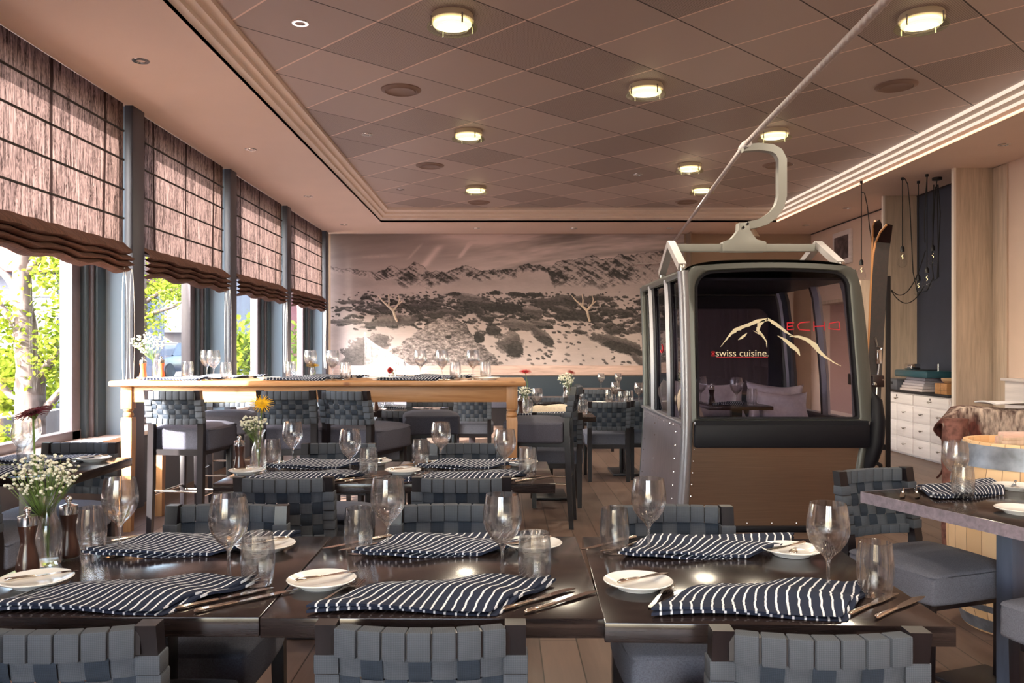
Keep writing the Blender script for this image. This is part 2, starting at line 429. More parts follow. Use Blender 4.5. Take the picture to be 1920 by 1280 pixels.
for i in range(len(PST)):
    y0 = PST[i-1]+.22 if i else REAR; y1 = PST[i]
    mb = MB()
    mb.box(-3.44, -3.34, y1-.36, y1-.235, .62, 3.32, r=.004)
    mb.box(-3.42, -3.30, y1-.225, y1-.18, .62, 3.32, mi=1, r=.004); mb.box(-3.40, -3.28, y1-.165, y1-.135, .62, 3.32, r=.004); mb.box(-3.38, -3.26, y1-.12, y1+.02, .62, 3.32, mi=1, r=.004)
    mb.box(-3.44, -3.34, y0, y0+.07, .62, 3.32, r=.004); mb.box(-3.44, -3.34, y0, y1, .62, .69, r=.004); mb.box(-3.44, -3.34, y0, y1, 3.24, 3.32)
    wo = struct('window_%d' % (i+1), mb, [frame_m, frame_d])
    MB().box(-3.392, -3.384, y0+.02, y1-.3, .66, 3.27).build('pane', M['pane'], wo)

# blinds ------------------------------------------------------------
def blind_mat():
    m, nt, b = nodes('blind_weave'); nt.nodes.remove(b); out = nt.nodes['Material Output']; tc = N(nt, 'TexCoord')
    mp = N(nt, 'Mapping'); mp.inputs['Scale'].default_value = (1, 26, 1.5); nt.links.new(tc.outputs['Object'], mp.inputs[0])
    nz = N(nt, 'TexNoise'); nz.inputs['Scale'].default_value = 2.0; nz.inputs['Detail'].default_value = 6; nz.inputs['Distortion'].default_value = 1.2; nt.links.new(mp.outputs[0], nz.inputs['Vector'])
    mp3 = N(nt, 'Mapping'); mp3.inputs['Scale'].default_value = (1, 9, 4); nt.links.new(tc.outputs['Object'], mp3.inputs[0])
    n3 = N(nt, 'TexNoise'); n3.inputs['Scale'].default_value = 2.5; n3.inputs['Detail'].default_value = 3; n3.inputs['Distortion'].default_value = 3; nt.links.new(mp3.outputs[0], n3.inputs['Vector'])
    rp = N(nt, 'MapRange'); rp.inputs[1].default_value = .38; rp.inputs[2].default_value = .62; nt.links.new(mathn(nt, 'ADD', mathn(nt, 'MULTIPLY', nz.outputs[0], .65), mathn(nt, 'MULTIPLY', n3.outputs[0], .35)), rp.inputs[0])
    d = N(nt, 'BsdfDiffuse'); t = N(nt, 'BsdfTranslucent'); mx = N(nt, 'MixShader'); mx.inputs[0].default_value = .42
    wv = N(nt, 'TexWave'); wv.bands_direction = 'Y'; wv.inputs['Scale'].default_value = .42; wv.inputs['Distortion'].default_value = .4; nt.links.new(tc.outputs['Object'], wv.inputs['Vector'])
    sm_ = mathn(nt, 'GREATER_THAN', wv.outputs['Fac'], .006)
    nt.links.new(mixc(nt, mathn(nt, 'MULTIPLY', rp.outputs[0], sm_), srgb(50, 36, 33), srgb(132, 106, 98)), d.inputs[0])
    nt.links.new(mixc(nt, mathn(nt, 'MULTIPLY', rp.outputs[0], sm_), srgb(28, 20, 19), srgb(112, 92, 88)), t.inputs[0])
    nt.links.new(d.outputs[0], mx.inputs[1]); nt.links.new(t.outputs[0], mx.inputs[2]); nt.links.new(mx.outputs[0], out.inputs[0]); return m
M['blind'] = blind_mat(); M['blind_fold'] = plain('blind_fold', srgb(98, 66, 54), .8, noise=.45, nscale=3, stretch=(1, 22, 1))
M['rod'] = plain('blind_rod', srgb(26, 14, 14), .6)
ordn = ['nearest', 'second nearest', 'third nearest', 'fourth nearest']
def blind(y0, y1, lab):
    root = empty('roman_blind', (-3.07, (y0+y1)/2, SOF-.002), 0, lab, 'blind', 'roman blinds at the window wall')
    W2 = (y1-y0)/2; rod_z = [-.225, -.46, -.70, -.935, -1.17]
    ph = y0*3.1
    def fab(u, v):
        z = -v*1.2; y = -W2+2*W2*u
        return Vector((-.012+.006*math.sin(u*40+ph)*v, y, z))
    MB().grid(fab, 60, 10).build('fabric', M['blind'], root)
    for k in range(5): MB().box(-.012, -.002, -W2, W2, rod_z[k]-.007, rod_z[k]+.007).build('rod', M['rod'], root)
    # gathered folds at the bottom
    prof = [(-.01, -1.13), (.03, -1.165), (.075, -1.20), (.085, -1.225), (.05, -1.24), (.02, -1.235), (.055, -1.255), (.09, -1.275), (.05, -1.29), (.02, -1.285), (.055, -1.305), (.088, -1.325), (.05, -1.34), (.02, -1.335), (.05, -1.355), (.078, -1.372), (.045, -1.39), (.01, -1.395)]
    def fold(u, v):
        i = v*(len(prof)-1); a = min(int(i), len(prof)-2); f = i-a
        x = prof[a][0]*(1-f)+prof[a+1][0]*f; z = prof[a][1]*(1-f)+prof[a+1][1]*f
        s = .5+.5*math.sin(u*PI*7.0+.4); amp = (-z-1.12)/.27
        return Vector((x*(.95+.12*math.sin(u*23+ph)), -W2+2*W2*u-.03*math.sin(v*9)*u, z+.028*(1-s)*amp+.003*math.sin(u*50+v*9)))
    MB().grid(fold, 90, 34).build('gathered_hem', M['blind_fold'], root, angle=60)
    return root
bl = [(PST[3]+.24, PST[4]-.06), (PST[4]+.23, PST[5]-.10), (PST[5]+.23, PST[6]-.10), (PST[6]+.23, PST[7]-.08)]
for k, (a, b_) in enumerate(bl): blind(a, b_, 'brown woven roman blind drawn half down, %s to the camera' % ordn[k])
# unseen blinds outside the view, lowered to block sun from the chairs
blind(PST[2]+.24, PST[3]-.06, 'brown woven roman blind, unseen, lowered to block sun beyond the left picture edge').scale = (1, 1, 1.9)
blind(.33, PST[2]-.06, 'brown woven roman blind, unseen, added to block sun beside the camera').scale = (1, 1, 1.9)
chain_m = plain('chain', (.75, .75, .75), .3, .3)
for k, py in enumerate(PST[4:8]):
    root = MB()
    for dy, zb in ((-.30, .98), (-.17, .96)):
        n = 40; pts = []
        for i in range(n+1):
            t = i/n; a = t*PI*2
            yy = dy+.045*math.sin(a); zz = zb+(1.98-zb)*(.5+.5*math.cos(a))
            pts.append((-3.045+.02, py+.06+yy+.08, zz))
        root.tube(pts, .0028, 5, cap=False, rf=None)
    o = root.build('pull_chain', chain_m); tag(o, 'white beaded blind chain hanging at the %s window pillar' % ordn[k], 'blind chain', 'blind chains')

# ---------------------------------------------------------------- right and back walls
peach = plain('wall_paint', srgb(218, 194, 180), .7, noise=.03, nscale=3)
beige = plain('beige_wall', srgb(176, 152, 132), .7, noise=.05, nscale=3)
navy = plain('navy_wall', srgb(44, 50, 68), .6, noise=.08, nscale=6)
struct('wall_right', MB().box(XR, XR+.15, REAR, 9.0, 0, SOF+.01, mi=0).box(XR, XR+.15, 9.0, 10.87, 0, SOF+.01, mi=1).box(XR, XR+.15, 10.87, BACK, 0, SOF+.01, mi=0)
       .box(XR-.004, XR+.1, 9.0, BACK, SOF-.02, SOF-.001, mi=2).box(XR-.02, XR+.01, 8.9, 9.15, 0, SOF-.01, mi=3), [peach, navy, M['black'], M['ash']], smooth=False)
struct('wall_back', MB().box(-3.5, XR+.15, BACK, BACK+.15, 0, SOF+.01, mi=0).box(3.25, 5.05, BACK-.25, BACK, 0, 2.35, mi=1).box(3.25, 3.27, BACK-.3, BACK, 0, SOF, mi=2), [beige, M['ash'], plain('recess', srgb(150, 132, 116), .7)], smooth=False)
struct('trim_3', MB().box(5.03, XR, 9.17, 9.21, 0, SOF, mi=0).box(5.005, 5.03, 9.165, 9.215, 0, SOF, mi=1), [M['ash'], M['whitewash_v']], smooth=False)
struct('trim_4', MB().box(5.03, XR, 10.87, 10.91, 0, SOF, mi=0).box(5.005, 5.03, 10.865, 10.915, 0, SOF, mi=1), [M['ash'], M['whitewash_v']], smooth=False)
# unseen wall behind the camera, glazed at left to add fill daylight
mb = MB()
for x in (-3.1, -1.9, -.7, .5): mb.box(x, x+.12, REAR-.1, REAR, 0, SOF)
mb.box(-3.1, .6, REAR-.1, REAR, 0, .25); mb.box(-3.1, .6, REAR-.1, REAR, 2.9, SOF)
wo = struct('window_9', mb, post_m, smooth=False)
MB().box(-3.0, .55, REAR-.055, REAR-.045, .2, 2.95).build('pane', M['pane'], wo)
struct('wall_rear', MB().box(.6, XR+.15, REAR-.15, REAR, 0, SOF+.01), navy, smooth=False)  # unseen; made solid and dark to keep bright reflections off the cabin glass

# wooden dado strip and dark banquette along the back wall
struct('trim_5', MB().box(-3.03, 3.2, BACK-.05, BACK, .836, 1.005, r=.004), M['dado'])
b0 = empty('banquette', (.1, BACK-.3, 0), 0, 'long dark blue upholstered banquette running below the mountain mural', 'banquette')
MB().box(-3.1, 3.05, .10, .24, .30, .832, r=.03).build('backrest', plain('banquette_leather', srgb(44, 56, 68), .55), b0)
MB().box(-3.1, 3.05, -.36, .10, .30, .46, r=.03).build('seat', M['seat_dark'], b0)
MB().box(-3.1, 3.05, -.30, .20, 0, .30).build('base', M['dark_wood'], b0)

# ---------------------------------------------------------------- mural, painted in code as a printed picture
def vnoise(h, w_, sy, sx, rng, octv=4, per=.5):
    out = np.zeros((h, w_)); amp = 1; tot = 0
    for o in range(octv):
        gy = int(h/sy)+3; gx = int(w_/sx)+3; g = rng.random((gy, gx))
        yy = np.arange(h)/sy; xx = np.arange(w_)/sx
        y0 = yy.astype(int); x0 = xx.astype(int); fy = (yy-y0)[:, None]; fx = (xx-x0)[None]
        fy = fy*fy*(3-2*fy); fx = fx*fx*(3-2*fx)
        a = g[y0][:, x0]; b = g[y0][:, x0+1]; c = g[y0+1][:, x0]; d = g[y0+1][:, x0+1]
        out += amp*((a*(1-fx)+b*fx)*(1-fy)+(c*(1-fx)+d*fx)*fy); tot += amp; amp *= per; sy = max(sy/2, 1.01); sx = max(sx/2, 1.01)
    return out/tot
def paint_mural():
    rng = np.random.default_rng(5); Wd, Hd = 664, 246
    X, Y = np.meshgrid(np.arange(Wd)+620.0, np.arange(Hd)+440.0)
    V = lambda sy, sx, o=4, p=.5: vnoise(Hd, Wd, sy, sx, rng, o, p)
    n_st = V(6, 120, 4); n_f = V(9, 13, 5, .6); n_w = V(2.4, 8, 4, .65); n_b = V(26, 60, 4); n_s = rng.random((Hd, Wd)); n_fine = V(1.6, 2.6, 2, .7)
    WX = X+(V(14, 18, 3)-.5)*26; WY = Y+(V(10, 16, 3)-.5)*12
    n_st2 = np.empty_like(n_st); qq = V(9, 90, 4, .6)
    for c_ in range(Wd): n_st2[:, c_] = np.interp(np.arange(Hd)+c_*.10+3*math.sin(c_/60), np.arange(Hd), qq[:, c_])
    g = 142+(X-620)*.085+(Y-440)*.75+(n_st2-.5)*170*np.clip((X-760)/260, .15, 1)
    g += 115*np.exp(-(((X-895)/80)**2+((Y-436)/24)**2))
    for cx, cy_, sl, wd, a_, y0, y1 in ((868, 475, .75, 4, 75, 452, 487), (806, 485, .8, 8, 60, 458, 505), (780, 470, .9, 3, 30, 455, 490)):
        g += a_*np.exp(-(np.abs((X-cx)+(Y-cy_)*sl)/wd)**2)*np.clip((Y-y0)/8, 0, 1)*np.clip((y1-Y)/8, 0, 1)
    g += 45*np.exp(-(((Y-482-(X-700)*-.06)/3.5)**2))*np.exp(-((X-710)/40)**2)*(n_w+.3)
    rp = np.array([(620, 500), (640, 503), (690, 508), (705, 512), (722, 506), (734, 497), (748, 506), (762, 503), (776, 493), (792, 499), (806, 509), (835, 511), (852, 505), (872, 496), (888, 502), (905, 508), (945, 504), (962, 506), (985, 495), (1000, 498), (1012, 496), (1024, 504), (1034, 500), (1042, 492), (1062, 488), (1084, 485), (1110, 480), (1128, 486), (1150, 484), (1163, 477), (1180, 480), (1215, 474), (1250, 470), (1284, 464)], float)
    ridge = np.interp(X[0], rp[:, 0], rp[:, 1])+(vnoise(1, Wd, 2, 6, rng, 3)[0]-.5)*6
    d = Y-ridge[None]
    depth = np.interp(X[0], [620, 690, 720, 776, 830, 860, 905, 960, 1015, 1026, 1040, 1120, 1180, 1284], [8, 10, 20, 38, 20, 24, 18, 16, 9, 6, 44, 56, 52, 60])[None]
    # slopes: light faces and dark rock gullies running down from the crest
    def skew(sl, sy, sx):
        q = V(sy, sx, 4, .6); out = np.empty_like(q)
        for j in range(Hd): out[j] = np.roll(q[j], int(j*sl))
        return out
    rd1 = 1-np.abs(2*skew(1.5, 16, 12)-1)*2.2; rd2 = 1-np.abs(2*skew(-1.1, 12, 9)-1)*2.2; left = skew(.9, 9, 7)
    big = np.interp(X[0]+0*X[0], [620, 700, 722, 734, 740, 765, 776, 785, 830, 862, 872, 880, 960, 1020, 1030, 1060, 1075, 1110, 1125, 1170, 1190, 1284], [.3, .3, .8, .55, .3, .75, .7, .35, .8, .5, .4, .75, .55, .7, .85, .6, .3, .75, .5, .75, .3, .2])[None]
    rock = np.clip((.55*rd1+.35*rd2+left*.8+big*.75-1.22)*2.6, 0, 1)
    fade = np.clip(1.25-d/np.maximum(depth, 1), 0, 1)
    mt = 222-(150*rock+20)*np.clip(fade*2, 0, 1)+(n_fine-.5)*46
    snow = 214+(n_b-.5)*46+(n_w-.5)*14-12*np.exp(-((Y-530)/9)**2)
    k = np.clip((d-depth*(.7+.6*n_b))/5, 0, 1)
    g = np.where(d > 0, mt*(1-k)+snow*k, g)
    g = np.where((d > 0) & (d < 1.6), g*.75, g)
    # scattered scree: many small slabs with lit tops, denser in the middle band
    gbuf = g.copy()
    def slab(cx, cy_, a, b, rot, base, top):
        x0, x1 = int(max(0, cx-620-a*1.5-2)), int(min(Wd, cx-620+a*1.5+3)); y0, y1 = int(max(0, cy_-440-b*2-2)), int(min(Hd, cy_-440+b*2+3))
        if x1 <= x0 or y1 <= y0: return
        xs = X[y0:y1, x0:x1]+(n_f[y0:y1, x0:x1]-.5)*a*.9; ys = Y[y0:y1, x0:x1]+(n_f[y0:y1, x0:x1]-.5)*b*.9+(n_w[y0:y1, x0:x1]-.5)*b*.35
        c, s = math.cos(rot), math.sin(rot); U = ((xs-cx)*c+(ys-cy_)*s)/a; W = (-(xs-cx)*s+(ys-cy_)*c)/b
        q = np.maximum(np.abs(U)**1.7+np.abs(W)**2.4, np.abs(U*.8+W*.6)*1.0)
        col = base+top*np.clip((-W-.15)*2.2, 0, 1)+(n_fine[y0:y1, x0:x1]-.5)*50+(n_w[y0:y1, x0:x1]-.5)*40
        sub = gbuf[y0:y1, x0:x1]; m = q < 1; sh = (q >= 1) & (q < 1.5) & (W > .2)
        sub[sh] *= .72; sub[m] = col[m]
    r_ = np.random.default_rng(11)
    for i in range(1900):
        cx = r_.uniform(622, 1245); t = (cx-620)/620; cy_ = r_.normal(572+10*t, 15+9*t)
        if cy_ < 545+abs(math.sin(cx/37))*5 or cy_ > 628: continue
        if cx < 760 and r_.random() > (.18+(cx-620)/190): continue
        if cx > 1150 and r_.random() > .5: continue
        sc = (cy_-535)/45; a = r_.exponential(2.7)*sc+1.4; slab(cx, cy_, a, a*r_.uniform(.25, .45)+.5, r_.normal(0.05, .25), r_.uniform(30, 85), r_.uniform(20, 80))
    for i in range(170):
        cx = r_.uniform(880, 1270); cy_ = r_.uniform(600, 684); a = r_.uniform(1.5, 5); slab(cx, cy_, a, a*.4+.4, r_.normal(.2, .3), r_.uniform(60, 130), 30)
    for a in ((660, 566, 22, 3.5, 0, 95, 30), (650, 603, 34, 5, 0, 110, 30), (736, 603, 50, 9, -.13, 92, 45), (662, 602, 20, 4, .1, 100, 30), (944, 577, 42, 9, .02, 38, 14), (905, 570, 30, 6, .1, 60, 60), (878, 558, 28, 7, .15, 110, 50), (928, 549, 13, 4, 0, 40, 10), (850, 551, 15, 3.5, 0, 46, 20), (970, 552, 16, 4, .05, 52, 20), (1002, 553, 14, 4, 0, 50, 20),
              (1042, 567, 42, 13, -.05, 66, 36), (1096, 562, 32, 6, .1, 90, 50), (1125, 559, 24, 5, .1, 70, 40), (1015, 607, 18, 5, .1, 95, 40), (970, 608, 36, 9, .12, 100, 40), (1060, 585, 26, 9, .35, 60, 60), (1096, 592, 30, 9, .25, 58, 30), (1176, 588, 12, 6, .2, 55, 30), (1146, 583, 22, 6, .15, 66, 40), (1000, 584, 22, 7, .1, 90, 60), (830, 588, 34, 7, -.05, 66, 40), (790, 575, 22, 6, 0, 60, 30), (720, 577, 16, 4, .05, 70, 30)): slab(*a)
    for a in ((686, 650, 44, 19, -.42, 96, 44), (680, 672, 34, 14, -.1, 78, 10), (955, 640, 24, 17, -.2, 92, 40), (966, 656, 17, 15, .5, 52, 12), (1018, 630, 26, 10, .62, 84, 36), (1026, 640, 18, 8, .5, 60, 0), (1150, 640, 46, 11, .26, 82, 34), (1166, 652, 36, 9, .3, 52, 0), (1196, 674, 18, 6, .8, 84, 20), (1151, 620, 8, 5, 0, 60, 20), (898, 634, 9, 10, .3, 36, 10), (925, 620, 16, 10, .2, 48, 30), (1180, 622, 14, 3, .1, 80, 20)): slab(*a)
    g = gbuf
    # speckled pyramid shaped stone in the foreground of the print
    top = 592+4*np.sin(X/5)+np.abs(X-838)*.06
    lft = 832-(Y-590)*1.48; rgt = 850+(Y-590)*.92+5*np.sin(Y/8)
    pm = (Y > top) & (X > lft+(n_f-.5)*14) & (X < rgt+(n_f-.5)*14)
    tex = 150+(V(2.6, 6, 3, .7)-.5)*230+(n_s-.5)*60+(n_b-.5)*50-np.clip((X-rgt+26)/26, 0, 1)*35
    g = np.where(pm, tex, g); g = np.where(pm & (((X-841)/6)**2+((Y-632)/4)**2 < 1), 50, g)
    g = np.clip(g, 24, 250)/255.0
    tint = np.stack([g, g*.925, g*.925], -1)
    lo = np.array([.24, .20, .24]); return tint*.90+lo*.10*(1-g[..., None])
def mural():
    A = paint_mural(); h, w_, _ = A.shape
    x0, x1 = XL+.0, 3.21; z1, z0 = SOF-.004, 1.005
    xs = np.linspace(x0, x1, w_); zs = np.linspace(z1, z0, h)
    Xg, Zg = np.meshgrid(xs, zs); v = np.stack([Xg, np.full_like(Xg, BACK-.012), Zg], -1).reshape(-1, 3)
    idx = np.arange(h*w_).reshape(h, w_)
    f = np.stack([idx[:-1, :-1], idx[1:, :-1], idx[1:, 1:], idx[:-1, 1:]], -1).reshape(-1, 4)
    me = bpy.data.meshes.new('mountain_mural'); me.vertices.add(len(v)); me.vertices.foreach_set('co', v.ravel())
    me.loops.add(f.size); me.loops.foreach_set('vertex_index', f.ravel()); me.polygons.add(len(f))
    me.polygons.foreach_set('loop_start', np.arange(0, f.size, 4)); me.polygons.foreach_set('loop_total', np.full(len(f), 4)); me.update(calc_edges=True)
    at = me.attributes.new('print', 'FLOAT_COLOR', 'POINT'); lin = np.where(A <= .04045, A/12.92, ((A+.055)/1.055)**2.4)
    at.data.foreach_set('color', np.concatenate([lin, np.ones((h, w_, 1))], -1).ravel().astype(np.float32))
    m, nt, b = nodes('mural_print'); an = N(nt, 'Attribute'); an.attribute_name = 'print'; nt.links.new(an.outputs['Color'], b.inputs['Base Color']); b.inputs['Roughness'].default_value = .55
    me.materials.append(m); o = bpy.data.objects.new('mountain_mural', me); COL.objects.link(o)
    back = MB().box(x0, x1, BACK-.011, BACK-.001, z0, z1).build('backing', beige, o)
    tag(o, 'large sepia mountain and rocks photo mural covering the far wall', 'mural')
mural()
# antlers
def antler(px, py, lab):
    c = P(px, py, BACK-.06); s = .0094
    o = MB()
    o.tube([c+Vector((.06, .03, -.24)), c+Vector((.03, -.02, -.16)), c+Vector((.0, -.05, -.05)), c+Vector((.08, -.07, .05)), c+Vector((.16, -.06, .12))], [.02, .022, .024, .016, .006], 8)
    o.tube([c+Vector((0, -.05, -.05)), c+Vector((-.10, -.07, .04)), c+Vector((-.20, -.05, .13)), c+Vector((-.27, -.04, .22))], [.024, .018, .012, .004], 8)
    o.tube([c+Vector((-.08, -.065, .02)), c+Vector((-.07, -.06, .13)), c+Vector((-.09, -.05, .24))], [.016, .012, .004], 8)
    o.tube([c+Vector((.09, -.07, .06)), c+Vector((.11, -.06, .14)), c+Vector((.09, -.05, .22))], [.014, .010, .004], 8)
    a = o.build('antler', plain('bone', srgb(226, 208, 190), .5, noise=.15, nscale=12)); tag(a, lab, 'antler', 'antlers on the mural')
antler(738, 577, 'bleached branching antler mounted on the left part of the mural')
antler(1100, 577, 'bleached branching antler mounted on the right part of the mural')

# ---------------------------------------------------------------- ceiling fixtures
def lampshade_glass(): return thin_glass('lamp_glass', (.95, 1, .86), 1.0)
M['lampglass'] = lampshade_glass(); M['lampdisc'] = emit('lamp_disc', (1, .84, .50), 1.5); M['cream'] = plain('cream_enamel', srgb(225, 214, 190), .4)
lp = empty('ceiling_lamp', cat='ceiling lamp', label='round glass disc ceiling lamp')
MB().lathe([(0, 0), (.135, 0), (.14, -.012), (.14, -.04), (.12, -.048), (0, -.048)], seg=32).build('housing', M['cream'], lp)
MB().lathe([(.10, -.048), (.125, -.055), (.125, -.066), (0, -.070)], seg=32).build('light_disc', M['lampdisc'], lp)
MB().lathe([(.105, -.074), (.163, -.074), (.165, -.078), (.165, -.086), (.160, -.090), (.105, -.090)], seg=36, closed=True).build('glass_ring', M['lampglass'], lp)
q = MB()
for k in range(4):
    a = k*PI/2+.5; q.tube([(.148*math.cos(a), .148*math.sin(a), -.03), (.148*math.cos(a), .148*math.sin(a), -.095)], .006, 8)
q.build('stud', M['steel'], lp)
LP = Proto(lp)
lamp_px = [(848, 43, 'near row, left of the panel field'), (1728, 41, 'near row, right of the cable'), (1211, 171, 'middle of the panel field'), (878, 255, 'second from the front on the left'), (1452, 254, 'just beside the cable clamp'), (1293, 316, 'far middle, left of the hanger arm'), (892, 357, 'farthest on the left'), (1316, 357, 'farthest, left of the cable')]
def lamp(x, y, lab):
    LP.put((x, y, CEIL), 0, 'round glass disc ceiling lamp lit, '+lab, 'round ceiling lamps')
    l = bpy.data.lights.new('lamp_light', 'AREA'); l.shape = 'DISK'; l.size = .26; l.energy = LAMP_W; l.color = (1, .86, .66)
    lo = bpy.data.objects.new('lamp_light', l); COL.objects.link(lo); lo.location = (x, y, CEIL-.10)
for px, py, lab in lamp_px:
    D = F*(CEIL-.05-EYE)/(CY-py); lamp((px-CX)/F*D, D, lab)
for x, y in ((-.35, 2.5), (2.78, 2.5), (1.2, 1.0), (-.35, -.5), (2.78, -.5)): lamp(x, y, {(-.35, 2.5): 'unseen, added overhead left above the front tables', (2.78, 2.5): 'unseen, added overhead right above the barrel', (1.2, 1.0): 'unseen, added straight above the camera', (-.35, -.5): 'unseen, added behind the camera at left', (2.78, -.5): 'unseen, added behind the camera at right'}[(x, y)])  # unseen lamps added outside the view to fill the room with light
vt = MB().lathe([(0, -.012), (.10, -.012), (.115, -.02), (.125, -.012), (.135, -.02), (.148, -.012), (.165, -.008), (.17, 0)], seg=36).build('ceiling_vent', plain('vent_paint', srgb(140, 116, 106), .5)); tag(vt, 'x', 'ceiling vent')
VP = Proto(vt)
for px, py, lab in ((752, 168, 'largest left one behind the near lamp'), (806, 310, 'left one in front of the far lamp'), (1680, 160, 'near the right cove'), (1457, 309, 'behind the hanger arm'), (898, 379, 'beside the far left cove edge'), (1287, 378, 'beside the far cove, behind the cable')):
    D = F*(CEIL-EYE)/(CY-py); VP.put(((px-CX)/F*D, D, CEIL), 0, 'round ringed ceiling air vent, '+lab, 'ceiling vents')
sp_ = empty('downlight', label='x', cat='downlight')
MB().lathe([(.030, .004), (.034, -.006), (.056, -.006), (.060, 0), (.056, 0), (.034, .0)], seg=24).build('ring', M['chrome'], sp_)
MB().lathe([(.032, -.002), (.02, .01), (0, .012)], seg=20).build('reflector', plain('spot_reflector', (.10, .09, .08), .25, .6), sp_)
SP = Proto(sp_)
for px, py, zc, lab in ((563, 43, CEIL, 'in the near left ceiling panel'), (688, 252, CEIL, 'small one in the left panels beside the vent'), (751, 355, CEIL, 'far left panels'), (1196, 327, CEIL, 'middle of the far panels'), (1478, 309, CEIL, 'beside the hanger arm'), (264, 114, SOF, 'left soffit, nearest'), (470, 280, SOF, 'left soffit, second'), (578, 368, SOF, 'left soffit, third'), (645, 421, SOF, 'left soffit, last in the corner'), (894, 428, SOF, 'soffit over the mural, left'), (1076, 428, SOF, 'soffit over the mural, middle'), (1256, 428, SOF, 'soffit over the mural, right'), (1883, 271, SOF, 'right soffit, nearest'), (1588, 390, SOF, 'right soffit, second'), (1511, 422, SOF, 'right soffit, farthest')):
    D = F*(zc-EYE)/(CY-py); SP.put(((px-CX)/F*D, D, zc), 0, 'small recessed chrome downlight, '+lab, 'downlights')
